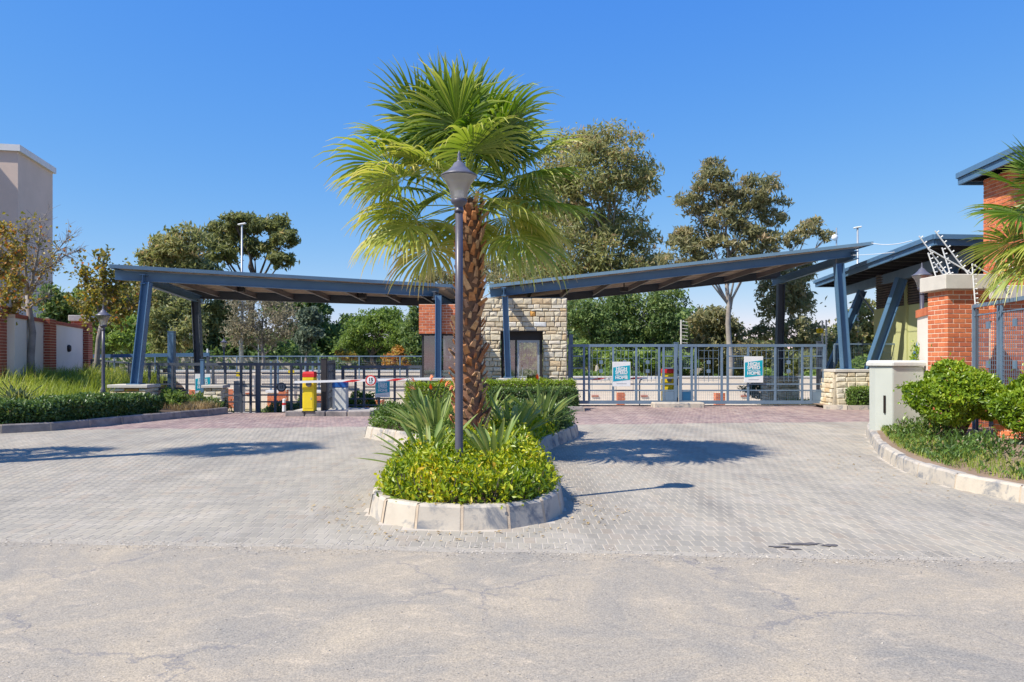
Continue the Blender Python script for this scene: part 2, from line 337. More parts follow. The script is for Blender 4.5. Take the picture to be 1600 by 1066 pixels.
def rdirs(n, zb=0.0):
    v = rng.normal(size=(n,3)); v[:,2] += zb; return unit(v)

def tree(name, label, base, clumps, n, mat, barkm, leaf=(.28,.08), trunk_r=.25, group=None, sub=34, droop=-.6, tone=(.58,.28), lean=0, cat='tree', subr=.12, depth=.8, fork=.35, twig=6, spread=1.0):
    """clumps: (x, z, rx, rz[, dy]) world offsets; branches run from the trunk into every clump"""
    base = Vector(base); t = empty(name, base, 0, label, cat, group)
    mb = MB(); zc = [c[1] for c in clumps]; wx = sum(c[0]*c[2] for c in clumps)/sum(c[2] for c in clumps)
    ztop = max(c[1] for c in clumps)-base.z; zf = ztop*fork
    tx = (wx-base.x)*.35+lean; pts = []; rr = []
    zl = ztop*.80
    for k in range(11):
        f = k/10; pts.append(Vector((tx*f+random.gauss(0,.45)*trunk_r*(k>0), random.gauss(0,.45)*trunk_r*(k>0), zl*f-.15*(k==0)))); rr.append(trunk_r*((1.15-.9*f) if k else 1.4))
    mb.tube(pts, rr, 8); top = pts[-1]
    Cs, Ts = [], []; vol = np.array([c[2]*c[3] for c in clumps]); cnt = (vol/vol.sum()*n*.66).astype(int)
    for ci, c in enumerate(clumps):
        cx, cz, rx, rz = c[:4]; dy = c[4] if len(c) > 4 else random.uniform(-1,1)*rx*.6
        e = Vector((cx-base.x, dy, cz-base.z-rz*.25)); hz = min(.92, max(.16, min(e.z*.62, e.z-.35*abs(e.x-tx*.5))/zl, fork*.6)); st = Vector(pts[int(round(hz*10))])
        m1 = st.lerp(e, .4)+Vector((random.uniform(-.15,.15)*rx, random.uniform(-.2,.2)*rx, -.05*(e-st).length + .12*(e.z-st.z)))
        m2 = st.lerp(e, .75)+Vector((random.uniform(-.15,.15)*rx, random.uniform(-.15,.15)*rx, .05*(e.z-st.z)))
        r0 = trunk_r*random.uniform(.26,.42)*(1.1-.5*hz); mb.tube([st, m1, m2, e], [r0*1.3, r0*.8, r0*.5, r0*.25], 6)
        K = max(5, int(sub*random.uniform(.8,1.2)))
        u = rdirs(K); rad = rng.uniform(.25,1,K)**.5
        sc = np.stack([u[:,0]*rad*rx, u[:,1]*rad*rx*depth, u[:,2]*rad*rz], 1)+np.array([cx-base.x, dy, cz-base.z])
        for k in range(min(K, twig)):
            q = Vector(sc[k]); mb.tube([m2, m2.lerp(q,.5)+Vector((0,0,.08*rx)), q], [r0*.4, r0*.22, r0*.06], 4, False)
        ids = rng.integers(0, K, cnt[ci]); sr = subr*(rx+rz)*spread
        P = sc[ids]+rng.normal(size=(cnt[ci],3))*np.array([sr,sr,sr*.62]); Cs.append(P)
        kt = rng.normal(0, .12, K)[ids]; Ts.append(tone[0]+kt+rng.normal(0, tone[1], cnt[ci])*.6)
    C = np.concatenate(Cs); T = np.concatenate(Ts); m = len(C)
    D = rdirs(m, droop); Nn = rdirs(m)*.9+np.array([-.55,-.40,.55])
    s = rng.uniform(.7,1.3,m)
    mb.build('trunk', barkm, t, True)
    link('crown', leaf_cloud('crown', C, D, Nn, leaf[0]*s, leaf[1]*s, T, mat), t)
    return t

def pxclumps(lst, Y):
    out = []
    for c in lst:
        p = W(c[0], c[1], Y); o = [p.x, p.z, c[2]/1200*Y, c[3]/1200*Y]
        if len(c) > 4: o.append(c[4])
        out.append(tuple(o))
    return out

def bush_cloud(name, pts, nrm, n_scale, leaf, mat, parent, tone=(.5,.25), seedclump=.12, upb=.4):
    """leaves at surface points pts with outward normals nrm"""
    n = len(pts); D = unit(rdirs(n)*1.0+nrm*.7+np.array([0,0,upb])); Nn = unit(nrm*.9+rdirs(n)*.8+np.array([0,0,.4]))
    s = rng.uniform(.65,1.35,n)
    # patchy tone
    ph = np.sin(pts[:,0]*4.1+1.3)*np.cos(pts[:,1]*3.7)+np.sin(pts[:,0]*9.7+pts[:,2]*8)*.6+np.sin(pts[:,1]*12+pts[:,2]*11)*.4
    T = tone[0]+ph*seedclump+rng.normal(0, tone[1], n)*.7
    return link(name, leaf_cloud(name, pts, D, Nn, leaf[0]*s, leaf[1]*s, T, mat), parent)

def hedge_box(name, label, p0, p1, width, z0, z1, n, leaf, mat, cat='hedge', tone=(.45,.25), toplight=.0, group=None, core=(.02,.03,.012), rough=.05):
    """clipped hedge along a line"""
    p0 = Vector((*p0,0)); p1 = Vector((*p1,0)); d = p1-p0; L = d.length; d.normalize(); s = Vector((d.y,-d.x,0))
    t = empty(name, (p0.x,p0.y,z0), 0, label, cat, group)
    at, as_, ae = L*width, 2*L*(z1-z0), 2*width*(z1-z0); tot = at+as_+ae
    k = rng.random(n)*tot; u = rng.random(n)*L; v = (rng.random(n)-.5)*width; z = rng.random(n)*(z1-z0)
    nr = np.zeros((n,3)); a = k < at; b = (k >= at)&(k < at+as_); c = k >= at+as_
    z[a] = z1-z0; nr[a] = (0,0,1); sg = np.where(rng.random(n) < .5, -1, 1)
    v[b] = sg[b]*width/2; nr[b] = np.outer(sg[b], [s.x,s.y,0]); u[c] = np.where(sg[c] > 0, L, 0); nr[c] = np.outer(sg[c], [d.x,d.y,0])
    wob = np.sin(u*3.1+z*4)*.5+np.sin(u*7.3+v*5+z*9)*.5
    P = np.stack([d.x*u+s.x*v, d.y*u+s.y*v, z],1)+nr*(wob*rough)[:,None]+rng.normal(0, rough*.8, (n,3)); P[:,2] = np.maximum(P[:,2], .01)
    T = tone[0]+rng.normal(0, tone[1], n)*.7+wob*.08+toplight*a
    D = unit(rdirs(n)+nr*.6+np.array([0,0,.4])); Nn = unit(nr+rdirs(n)*.7+np.array([0,0,.3])); sc = rng.uniform(.7,1.3,n)
    link('foliage', leaf_cloud('foliage', P, D, Nn, leaf[0]*sc, leaf[1]*sc, T, mat), t)
    mb = MB(); e = rough*1.6; mb.bar(Vector((0,0,(z1-z0)/2-e/2))+d*e, Vector((0,0,(z1-z0)/2-e/2))+d*(L-e), width-2*e, z1-z0-e); mb.build('branches', M['barkdark'], t)
    return t

def blades(name, base, h, w, tone, mat, parent=None, lean=.5, seg=3):
    n = len(base); a = rng.uniform(0, 2*np.pi, n); dirx = np.stack([np.cos(a), np.sin(a), np.zeros(n)],1); side = np.stack([-np.sin(a), np.cos(a), np.zeros(n)],1)
    ln = rng.uniform(.15,1,n)*lean; V = np.empty((n, seg*2+1, 3))
    for k in range(seg+1):
        f = k/seg; P = base+dirx*(ln*h*f*f)[:,None]; P[:,2] += h*(f-.35*ln*f*f*f)
        if k < seg:
            ww = (w*(1-f*.7)/2)[:,None] if hasattr(w,'__len__') else w*(1-f*.7)/2
            V[:,2*k] = P-side*ww; V[:,2*k+1] = P+side*ww
        else: V[:,2*seg] = P
    b = np.arange(n)[:,None]*(seg*2+1); F = []
    for k in range(seg-1):
        F.append(b+np.array([[2*k,2*k+1,2*k+3]])); F.append(b+np.array([[2*k,2*k+3,2*k+2]]))
    F.append(b+np.array([[2*seg-2,2*seg-1,2*seg]]))
    return link(name, np_mesh(name, V.reshape(-1,3), np.concatenate(F), mat, np.repeat(np.clip(tone,0,1), seg*2+1)), parent)

def inside(poly, x, y):
    poly = np.asarray(poly); x = np.asarray(x); y = np.asarray(y); r = np.zeros(x.shape, bool); j = len(poly)-1
    for i in range(len(poly)):
        xi, yi = poly[i]; xj, yj = poly[j]
        c = ((yi > y) != (yj > y)) & (x < (xj-xi)*(y-yi)/(yj-yi+1e-12)+xi); r ^= c; j = i
    return r
def polydist(poly, x, y, closed=True):
    poly = np.asarray(poly, float); d = np.full(np.shape(x), 1e9); m = len(poly)
    for i in range(m if closed else m-1):
        a = poly[i]; b = poly[(i+1)%m]; ab = b-a; t = np.clip(((x-a[0])*ab[0]+(y-a[1])*ab[1])/(ab@ab), 0, 1)
        d = np.minimum(d, np.hypot(x-a[0]-t*ab[0], y-a[1]-t*ab[1]))
    return d
def smooth_line(P, step, closed=False):
    """Catmull-Rom resample at about equal steps"""
    P = [np.array(p, float) for p in P]; out = []; m = len(P); rg = range(m) if closed else range(m-1)
    for i in rg:
        p0 = P[(i-1)%m] if closed or i > 0 else P[0]; p1 = P[i]; p2 = P[(i+1)%m]; p3 = P[(i+2)%m] if closed or i+2 < m else P[-1]
        for k in range(12):
            t = k/12; out.append(.5*((2*p1)+(-p0+p2)*t+(2*p0-5*p1+4*p2-p3)*t*t+(-p0+3*p1-3*p2+p3)*t**3))
    out.append(P[0] if closed else P[-1]); out = np.array(out); s = np.concatenate([[0], np.cumsum(np.hypot(*np.diff(out, axis=0).T))])
    k = max(2, round(s[-1]/step)); q = np.linspace(0, s[-1], k+1); r = np.stack([np.interp(q, s, out[:,0]), np.interp(q, s, out[:,1])], 1)
    return r[:-1] if closed else r

def kerb_line(label, pts, inward, step=.5, h=.15, w=.13, mat=None, closed=False, zf=lambda x,y: 0, mortar=.02, name='kerb', batter=.03, big=False):
    """kerb stones one by one; inward = +1 when the bed lies to the left of the line's direction"""
    root = empty(name, (pts[0][0], pts[0][1], 0), 0, label, None, None, 'structure'); o0 = np.array([pts[0][0], pts[0][1]])
    P = smooth_line(pts, step, closed); m = len(P); jm = MB()
    nrm = []
    for i in range(m):
        a = P[i-1] if closed or i > 0 else P[0]; b = P[(i+1)%m] if closed or i < m-1 else P[-1]; d = b-a; d /= np.hypot(*d); nrm.append(np.array([-d[1], d[0]])*inward)
    cnt = m if closed else m-1
    for i in range(cnt):
        j = (i+1)%m; a, b = P[i], P[j]; d = b-a; L = np.hypot(*d); d /= L; g = (mortar if not big else mortar*random.choice([1,1,1.8]))/2
        a2, b2 = a+d*g, b-d*g; na, nb = nrm[i], nrm[j]; z = zf(*a); hh = h+random.uniform(-.004,.004)
        q = lambda p, n_, off, zz: (*(p+n_*off-o0), zz+z)
        r = .025
        vs_ = [q(a2,na,0,-.05), q(b2,nb,0,-.05), q(b2,nb,batter,hh-r), q(a2,na,batter,hh-r), q(b2,nb,batter+r,hh), q(a2,na,batter+r,hh), q(b2,nb,w,hh-.002), q(a2,na,w,hh-.002), q(b2,nb,w,-.05), q(a2,na,w,-.05)]
        fs = [(0,1,2,3),(3,2,4,5),(5,4,6,7),(7,6,8,9),(0,3,5,7,9),(1,8,6,4,2)]
        if inward < 0: fs = [tuple(reversed(f)) for f in fs]
        mb = MB(); mb.add(vs_, fs); mb.build('kerb_stone', mat, root)
        a3, b3 = b-d*g*1.2, b+d*g*1.2
        vs_ = [q(a3,nb,.006,-.05), q(b3,nb,.006,-.05), q(b3,nb,batter+.006,hh-.012), q(a3,nb,batter+.006,hh-.012), q(b3,nb,w-.01,hh-.008), q(a3,nb,w-.01,hh-.008)]
        jm.add(vs_, [(0,1,2,3) if inward > 0 else (3,2,1,0),(3,2,4,5) if inward > 0 else (5,4,2,3)])
    jm.build('mortar', M['mortar'], root)
    return P

def text_obj(s, size, loc, mat, parent, rot=(R(90),0,0), bold=.012, name='lettering', sx=1):
    cu = bpy.data.curves.new('lettering', 'FONT'); cu.body = s; cu.size = size; cu.align_x = 'CENTER'; cu.align_y = 'CENTER'; cu.offset = bold*size; cu.extrude = .0015
    tmp = bpy.data.objects.new('tmp', cu); COL.objects.link(tmp)
    dg = bpy.context.evaluated_depsgraph_get(); me = bpy.data.meshes.new_from_object(tmp.evaluated_get(dg)); bpy.data.objects.remove(tmp)
    me.materials.clear(); me.materials.append(mat)
    return link(name, me, parent, loc, rot, (sx,1,1))

BL, BH, BT, BJ = .208, .071, .10, .014
_bm = {}
def brick_mesh(L, T=BT, mat='brick'):
    k = (round(L,3), round(T,3), mat)
    if k not in _bm:
        mb = MB(); mb.box((L/2, T/2, BH/2), (L, T, BH)); _bm[k] = mb.mesh('brick', M[mat], bevel=.004)
    return _bm[k]
def brick_face(root, p0, p1, z0, courses, cap=10**6, into=None, T=BT, offs=0, stag=True):
    """bricks of one wall face, p0->p1 with the wall body to the left; thing-local coordinates"""
    p0 = Vector((*p0,0)); p1 = Vector((*p1,0)); d = p1-p0; L = d.length; d.normalize(); ang = math.atan2(d.y, d.x); nl = Vector((-d.y, d.x, 0)); cnt = 0
    for c in range(courses):
        z = z0+c*(BH+BJ); x = 0 if (c+offs)%2 == 0 or not stag else -(BL+BJ)/2
        while x < L-.02:
            a = max(0, x); b = min(L, x+BL)
            if b-a > .03:
                if into is not None: q = p0+d*(a+b)/2+nl*T/2; into.box((q.x,q.y,z+BH/2),(b-a,T,BH),ang)
                else:
                    q = p0+d*a; link('brick', brick_mesh(b-a, T), root, (q.x+random.uniform(-.001,.001), q.y+random.uniform(-.002,.002), z), (0,0,ang))
                cnt += 1
            x += BL+BJ
    return cnt

def stone_mesh(w, h, proud, mat, T=.12, skew=0):
    """rough-faced stone, front faces -Y, origin at lower left back"""
    j = lambda s=.013: random.uniform(-s, s); i = .012+random.random()*.012
    o = [(j(),0,j()),(w+j(),0,j()),(w+j(),0,h+j()),(j(),0,h+j())]
    mid = [(x,-T-proud+.02,z) for (x,_,z) in o]
    fr = [(i+j(.004),-T-proud+j(.006),i+j(.004)),(w-i,-T-proud+j(.006),i+j(.004)),(w-i+j(.004),-T-proud+j(.006),h-i),(i,-T-proud+j(.006),h-i+j(.004))]
    c = [(w*random.uniform(.35,.65), -T-proud-random.uniform(.0,.018), h*random.uniform(.35,.65))]
    V = o+mid+fr+c; F = []
    for k in range(4):
        n = (k+1)%4; F += [(k,n,4+n,4+k),(4+k,4+n,8+n,8+k),(8+k,8+n,12)]
    mb = MB(); mb.add(V, F); return mb.mesh('stone', mat)
def stone_face(root, p0, p1, z0, z1, hole=None, hs=(.09,.19), wsz=(.16,.40), batter=0, special=(), T=.10, into=None):
    p0 = Vector((*p0,0)); p1 = Vector((*p1,0)); d = p1-p0; L = d.length; d.normalize(); ang = math.atan2(d.y, d.x); nr = Vector((d.y,-d.x,0)); z = z0; n = 0
    while z < z1-.03:
        h = random.uniform(*hs); h = min(h, z1-z)
        if z1-(z+h) < .06: h = z1-z
        x = 0
        while x < L-.01:
            w = random.uniform(*wsz); w = min(w, L-x)
            if L-(x+w) < .1: w = L-x
            segs = [(x, x+w)]
            if hole and z+h > hole[2]+.03 and z < hole[3]-.03:
                segs = [(x, min(x+w, hole[0])), (max(x, hole[1]), x+w)]
            for (a, b) in segs:
                if b-a < .05: continue
                mt = M['stone']
                for (sx, sz, mm) in special:
                    if a < sx < b and z < sz < z+h: mt = M[mm]
                q = p0+d*(a+.006)+nr*(batter*(z1-z))
                link('stone', stone_mesh(b-a-.014, h-.014, random.uniform(0,.022), mt, T), root, (q.x, q.y, z+.006), (0,0,ang)); n += 1
            x += w
        z += h
    return n

# ================================================================== SETTING: ground, road, driveway
def grid(name, xs, ys, zf, mat, parent=None, smooth=True):
    X, Y = np.meshgrid(xs, ys); Z = np.vectorize(zf)(X, Y); V = np.stack([X.ravel(), Y.ravel(), Z.ravel()],1)
    nx, ny = len(xs), len(ys); i, j = np.meshgrid(np.arange(nx-1), np.arange(ny-1)); q = (j*nx+i).ravel()
    return link(name, np_mesh(name, V, np.stack([q,q+1,q+nx+1,q+nx],1), mat, None, smooth), parent)
def far_z(x, y):
    if y < 36.4: return H(x, y)-.06
    return -.86+min(1, (y-36.4)/9)*.7
g = grid('ground', [-1500,-300,-60]+list(np.arange(-30,31,1.0))+[60,300,1500], [-60,-5]+list(np.arange(18,46,1.0))+[60,120,400,2500], far_z, M['veld'])
tag(g, kind='structure')
EA, EB = (-4.44, 6.67), (4.0, 6.0); ES = (EB[1]-EA[1])/(EB[0]-EA[0])         # edge of the asphalt
edge_y = lambda x: EA[1]+ES*(x-EA[0])
mb = MB(); xs = [-60]+list(np.arange(-14, 14.1, .5))+[60]
ew = [edge_y(max(-14,min(14,x)))+.025*math.sin(x*2.3)+.018*math.sin(x*5.9+1) for x in xs]
for i in range(len(xs)-1): mb.add([(xs[i],-30,.004),(xs[i+1],-30,.004),(xs[i+1],ew[i+1],.004),(xs[i],ew[i],.004)], [(0,1,2,3)])
tag(mb.build('asphalt_road', M['asphalt']), kind='structure')
mb = MB()
for i in range(len(xs)-1):
    a, b = [edge_y(max(-14,min(14,x))) for x in xs[i:i+2]]; mb.add([(xs[i],a-.12,0),(xs[i+1],b-.12,0),(xs[i+1],b+.14,0),(xs[i],a+.14,0)], [(0,1,2,3)])
tag(mb.build('sandy_edge_strip', M['edge']), kind='structure')
# driveway: bedding sheet + pavers laid one by one
dw = grid('driveway', [-40,-26,-18]+list(np.arange(-16,17,1.0))+[20,30], [5.0,8,12,16,20]+list(np.arange(21,27.1,.5)), lambda x,y: H(x,y)-.0014, M['sand']); tag(dw, kind='structure')
ISL = [(-.47,7.12),(0,7.2),(.33,7.46),(.55,8.0),(.58,8.8),(.50,9.9),(.42,11.2),(.47,12.4),(.66,13.4),(1.0,14.5),(1.32,15.5),(1.42,16.3),(1.2,17.1),(0,17.5),(-1.6,17.5),(-2.8,17.0),(-3.06,16.2),(-2.95,15.45),(-2.45,14.75),(-1.85,14.0),(-1.5,12.9),(-1.42,11.4),(-1.47,10),(-1.56,8.9),(-1.51,8.0),(-1.32,7.52),(-.95,7.22)]
KL = [(-26,11.0),(-18,13.6),(-14.0,15.2),(-10.85,16.3),(-10.0,17.15),(-9.4,18.8),(-8.9,20.2),(-8.35,21.4),(-8.2,22.2)]      # left kerb
KR = [(12,5.0),(8.6,6.2),(6.9,7.1),(5.95,7.95),(5.55,8.75),(5.42,9.6),(5.52,10.8),(5.95,12.4),(6.72,14.4),(7.45,16.2),(8.45,18.1),(9.7,20.2),(11.2,21.8),(13,22.6)]   # right kerb
pa, pl = .1035, .2035; jt = .006
I = np.arange(-170,150); J = np.arange(0, 105); X, Yj = np.meshgrid(I*pa, J); X = X+np.where(Yj%2 == 1, pa/2, 0); X = X.ravel(); Yj = Yj.ravel()
Yc = edge_y(X)+.14+Yj*pl*(1-.0*Yj)+pl/2
keep = (np.abs(X) < .69*Yc+1.2) & (Yc < 26.2) & (~inside(ISL, X, Yc)) & (~inside(KR+[(30,22.6),(30,5)], X, Yc)) & (~inside(KL+[(-26,22.2)], X, Yc))
keep &= ~((Yc > 23.15) & (X > -3.2) & (X < 2.0))
X, Yc = X[keep], Yc[keep]
redline = 17.3+(X+9)*.117+.05*np.sin(X*1.3); red = Yc > redline
def paver_geo(cx, cy, cz):
    n = len(cx); a, b = (pa-jt)/2, (pl-jt)/2; cf = .004; tz = rng.normal(0, .0003, n); tx = rng.normal(0, .004, n); ty = rng.normal(0, .003, n)
    V = np.empty((n,8,3)); sg = np.array([(-1,-1),(1,-1),(1,1),(-1,1)])
    for k in range(4):
        for q, (w_, l_, z_) in enumerate(((a,b,-.0018),(a-cf,b-cf,.0012))):
            V[:,q*4+k,0] = cx+sg[k,0]*w_; V[:,q*4+k,1] = cy+sg[k,1]*l_+ES*sg[k,0]*w_; V[:,q*4+k,2] = cz+z_+(tz+tx*sg[k,0]*w_+ty*sg[k,1]*l_)*(q)
    f = np.array([(4,5,6,7),(0,1,5,4),(1,2,6,5),(2,3,7,6),(3,0,4,7)]); F = (np.arange(n)[:,None,None]*8+f[None]).reshape(-1,4); return V.reshape(-1,3), F
order = np.argsort(np.where(red | (np.abs(X) > .655*Yc), 99, Yc)); near = order[:300]; isnear = np.zeros(len(X), bool); isnear[near] = True
Hv = np.vectorize(H)
for nm, mt, sel in (('paver_field', 'pavers', (~red)&(~isnear)), ('red_paver_band', 'redpavers', red&(~isnear))):
    V, F = paver_geo(X[sel], Yc[sel], Hv(X[sel], Yc[sel])); o = link(nm, np_mesh(nm, V, F, M[mt], np.repeat(rng.random(sel.sum()), 8)), dw); o['kind'] = 'stuff'
V, F = paver_geo(np.zeros(6), np.zeros(6), np.zeros(6)); pms = [np_mesh('paver', V[k*8:k*8+8], F[:5], M['paver']) for k in range(6)]
for k in near: link('paver', random.choice(pms), dw, (X[k], Yc[k], 0))
# oil stain near the road edge on the pavers
mb = MB()
def stain(c, rx, ry, seed):
    r_ = random.Random(seed); pts = [(c[0]+math.cos(t)*rx*r_.uniform(.5,1.1), c[1]+math.sin(t)*ry*r_.uniform(.4,1.1), .0072) for t in [k*math.pi/9 for k in range(18)]]
    mb.add(pts, [tuple(range(18))])
stain((2.50,6.60),.20,.065,1); stain((2.26,6.50),.10,.04,2); stain((2.36,6.42),.08,.03,4); stain((2.70,6.55),.09,.05,5)
tag(mb.build('oil_stain', M['oil']), 'dark oil stain on the grey pavers near the right asphalt edge', 'stain')
# concrete apron inside the gates
ap = grid('inner_road', list(np.arange(-18,16.1,1.0)), list(np.arange(25.9,35.2,.5)), lambda x,y: H(x,y)-.004, M['concrete']); tag(ap, kind='structure')
gl = grid('lawn_strip', list(np.arange(-18,-2.9,1.0)), list(np.arange(34.4,36.1,.4)), lambda x,y: H(x,y)+.05, M['freshsoil'] if 'freshsoil' in M else M['veld']); tag(gl, kind='structure')

# kerbs
kerb_line('pale concrete kerb stones round the planted island', ISL, 1, .46, .225, .15, M['kerb'], True, mortar=.03, batter=.05, big=True)
kerb_line('old dark kerb stones along the hedge at the left edge', KL, 1, .95, .19, .13, M['oldkerb'])
kerb_line('curved pale kerb stones in front of the grey cabinet', KR, -1, .95, .19, .20, M['kerb'])
# soil inside island (mounded), left bank, right bed
def bed(name, poly, zf, mat, step=.35, edge=0):
    P = np.array(poly); xs = np.arange(P[:,0].min(), P[:,0].max()+step, step); ys = np.arange(P[:,1].min(), P[:,1].max()+step, step)
    bm = bmesh.new(); vv = [bm.verts.new((p[0], p[1], 0)) for p in poly]; bm.faces.new(vv)
    for ax, arr in ((0, xs), (1, ys)):
        for a in arr[1:-1]:
            co = [0,0,0]; no = [0,0,0]; co[ax] = a+.0007; no[ax] = 1
            bmesh.ops.bisect_plane(bm, geom=bm.verts[:]+bm.edges[:]+bm.faces[:], plane_co=co, plane_no=no)
    for v in bm.verts: v.co.z = zf(v.co.x, v.co.y)
    bmesh.ops.recalc_face_normals(bm, faces=bm.faces[:])
    me = bpy.data.meshes.new(name); bm.to_mesh(me); bm.free(); me.materials.append(mat); me.polygons.foreach_set('use_smooth', [True]*len(me.polygons))
    o = link(name, me); return tag(o, kind='structure')
def shrink(poly, d):
    P = smooth_line(poly, .3, True); m = len(P); o = []
    for i in range(m):
        t = P[(i+1)%m]-P[i-1]; t /= np.hypot(*t); o.append(tuple(P[i]+np.array([-t[1], t[0]])*d))
    return o
ISOIL = shrink(ISL, .14)
def island_z(x, y): return .17+.12*min(1, float(polydist(ISL, np.array([x]), np.array([y]))[0])/.8)
bed('island_soil', ISOIL, island_z, M['soil'], .3)
KLP = smooth_line(KL, .5)
def left_z(x, y):
    d = float(polydist(KLP, np.array([x]), np.array([y]), False)[0]); return .14+.80*min(1, max(0, d-.5)/5.0)**1.0 - .9*max(0, min(1, (y-27)/4))
LB = [tuple(p) for p in KLP[::2]]+[(-9.6,23.2),(-11,25.5),(-13,28),(-15.5,31),(-26,33),(-45,30),(-45,14)]
lb_off = [(p[0]-.12, p[1]+.04) if i < len(KLP[::2]) else p for i, p in enumerate(LB)]
bed('planted_bank', lb_off, left_z, M['soil'], .8)
KRP = smooth_line(KR, .5)
def right_z(x, y):
    d = float(polydist(KRP, np.array([x]), np.array([y]), False)[0]); return .17+.20*min(1, d/1.6)
RB = [tuple(p) for p in KRP[::2]]+[(30,22.6),(30,5)]
rb_off = [(p[0]+.12, p[1]) if i < len(KRP[::2]) else p for i, p in enumerate(RB)]
bed('roadside_bed', rb_off, right_z, M['earth'], .6)

# ================================================================== ISLAND: bushes, palm, lamp
def top_h(x, y):       # height of bush tops over the soil in the island
    d = polydist(ISL, x, y); e = np.clip((d-.10)/.34, 0, 1); rise = np.sqrt(1-(1-e)**2)
    base = np.where(y < 10.5, .33, np.where(y < 14, .34, .42)); bumpy = .06*np.sin(x*6.1+y*2.3)+.06*np.sin(y*5.3-x*3.1)+.045*np.sin(x*13+y*11)+.03*np.sin(x*21-y*17)
    return .14+rise*(base+bumpy)
def island_bush(label, ylo, yhi, n, leaf, mat, mask=None, tone=(.5,.25), grp=None):
    xs_ = rng.uniform(-3.1, 1.5, n*8); ys_ = rng.uniform(ylo, yhi, n*8); d = polydist(ISL, xs_, ys_); ok = inside(ISL, xs_, ys_) & (d > .12)
    if mask is not None: ok &= mask(xs_, ys_)
    xs_, ys_ = xs_[ok][:n], ys_[ok][:n]; z = top_h(xs_, ys_); d = polydist(ISL, xs_, ys_)
    k = rng.random(len(xs_)); low = (k < .42); zz = np.where(low, .2+(z-.12)*rng.random(len(xs_)), z-rng.exponential(.035, len(xs_)))
    eps = .03; gx = (top_h(xs_+eps, ys_)-top_h(xs_-eps, ys_))/(2*eps); gy = (top_h(xs_, ys_+eps)-top_h(xs_, ys_-eps))/(2*eps)
    nr = unit(np.stack([-gx, -gy, np.full(len(gx), .8)],1))
    hole = np.sin(xs_*9+zz*14)*np.sin(ys_*8-zz*11)+np.sin(xs_*17+ys_*13)*.5; zz = zz-.07*np.clip(-hole,0,1); P = np.stack([xs_, ys_, zz],1)+nr*rng.normal(0, .048, (len(xs_),1)); P[:,2] = np.maximum(P[:,2], .2)
    root = empty('groundcover_bush', (0,0,0), 0, label, 'bush', grp)
    bush_cloud('foliage', P, nr, 1, leaf, mat, root, tone)
    return root
island_bush('low yellow-green glossy bush filling the round front of the island', 7.1, 10.6, 21000, (.066,.030), M['bush'], tone=(.48,.26))
island_bush('yellow-green bush along the right waist of the island', 10.6, 14.3, 11000, (.066,.032), M['bush'], lambda x,y: x > -.35, tone=(.48,.25))
island_bush('green bush behind the left waist of the island', 10.6, 13.6, 3500, (.08,.038), M['hedgegreen'], lambda x,y: x < -.7, tone=(.5,.25))
island_bush('clipped green bush on the back left wing of the island', 13.6, 17.3, 12000, (.065,.03), M['hedgegreen'], lambda x,y: x < -1.2, tone=(.5,.22))
island_bush('clipped dark bush on the back right wing of the island', 14.3, 17.3, 12000, (.065,.03), M['hedge'], lambda x,y: (x > -.1), tone=(.52,.22))
# stems in the bush
mb = MB()
for k in range(420):
    x = random.uniform(-1.5,.6); y = random.uniform(7.2,9.6)
    if inside(ISL, np.array([x]), np.array([y]))[0] and polydist(ISL, np.array([x]), np.array([y]))[0] > .2:
        mb.tube([(x,y,.17),(x+random.uniform(-.08,.08), y+random.uniform(-.08,.08), .45)], [.006,.003], 4, False)
st_ = mb.build('stem', M['barkdark']); st_.parent = [o for o in bpy.data.objects if o.name.startswith('groundcover_bush')][0]

def lamp(loc, height, label, group='lamp posts along the driveway', s=1.0, rz=0):
    t = empty('street_lamp', loc, rz, label, 'street lamp', group)
    hp = height-.60*s; r = .042*s
    MB().lathe([(.0,-.1),(.075*s,-.1),(.075*s,.12),(.055*s,.2),(r*1.05,.22),(r,hp*.6),(r*.95,hp-.02),(0,hp-.02)], 20).build('pole', M['lamp'], t, True)
    MB().lathe([(r*.9,hp-.06),(r*1.22,hp-.06),(r*1.22,hp-.035),(r*1.05,hp-.03),(r*1.05,hp+.01),(.078*s,hp+.03),(.09*s,hp+.06),(.083*s,hp+.075),(0,hp+.075)], 24).build('collar', M['lamp'], t, True)
    MB().lathe([(.082*s,hp+.077),(.088*s,hp+.10*s),(.105*s,hp+.18*s),(.135*s,hp+.25*s),(.185*s,hp+.315*s),(.188*s,hp+.318*s),(.175*s,hp+.312*s)], 28).build('glass_shade', M['lampglass'], t, True)
    MB().lathe([(.0,hp+.08),(.05*s,hp+.08),(.05*s,hp+.17*s),(.0,hp+.175*s)], 16).build('bulb_cover', M['white'], t, True)
    MB().lathe([(.172*s,hp+.318*s),(.196*s,hp+.322*s),(.196*s,hp+.334*s),(.13*s,hp+.372*s),(.075*s,hp+.425*s),(.055*s,hp+.462*s),(.028*s,hp+.478*s),(.018*s,hp+.50*s),(.024*s,hp+.515*s),(.012*s,hp+.53*s),(.020*s,hp+.55*s),(.006*s,hp+.585*s),(0,hp+.6*s)], 28).build('cap', M['lampcap'], t, True)
    return t
lamp((-.565,8.2,.2), 3.62, 'tall charcoal street lamp rising from the front of the planted island')
lamp((-10.75,20.2,.62), 2.38, 'grey street lamp in the left grass beside the blue leaning column')
lamp((8.46,15.85,.3), 3.28, 'street lamp standing behind the grey cabinet in front of the green wall')
lamp((-15.0,40,-.5), 3.2, 'small street lamp far behind the left gate')


lamp((-9.3,7.9,0), 3.8, 'street lamp just outside the frame that throws a lamp-shaped shadow at the left edge')

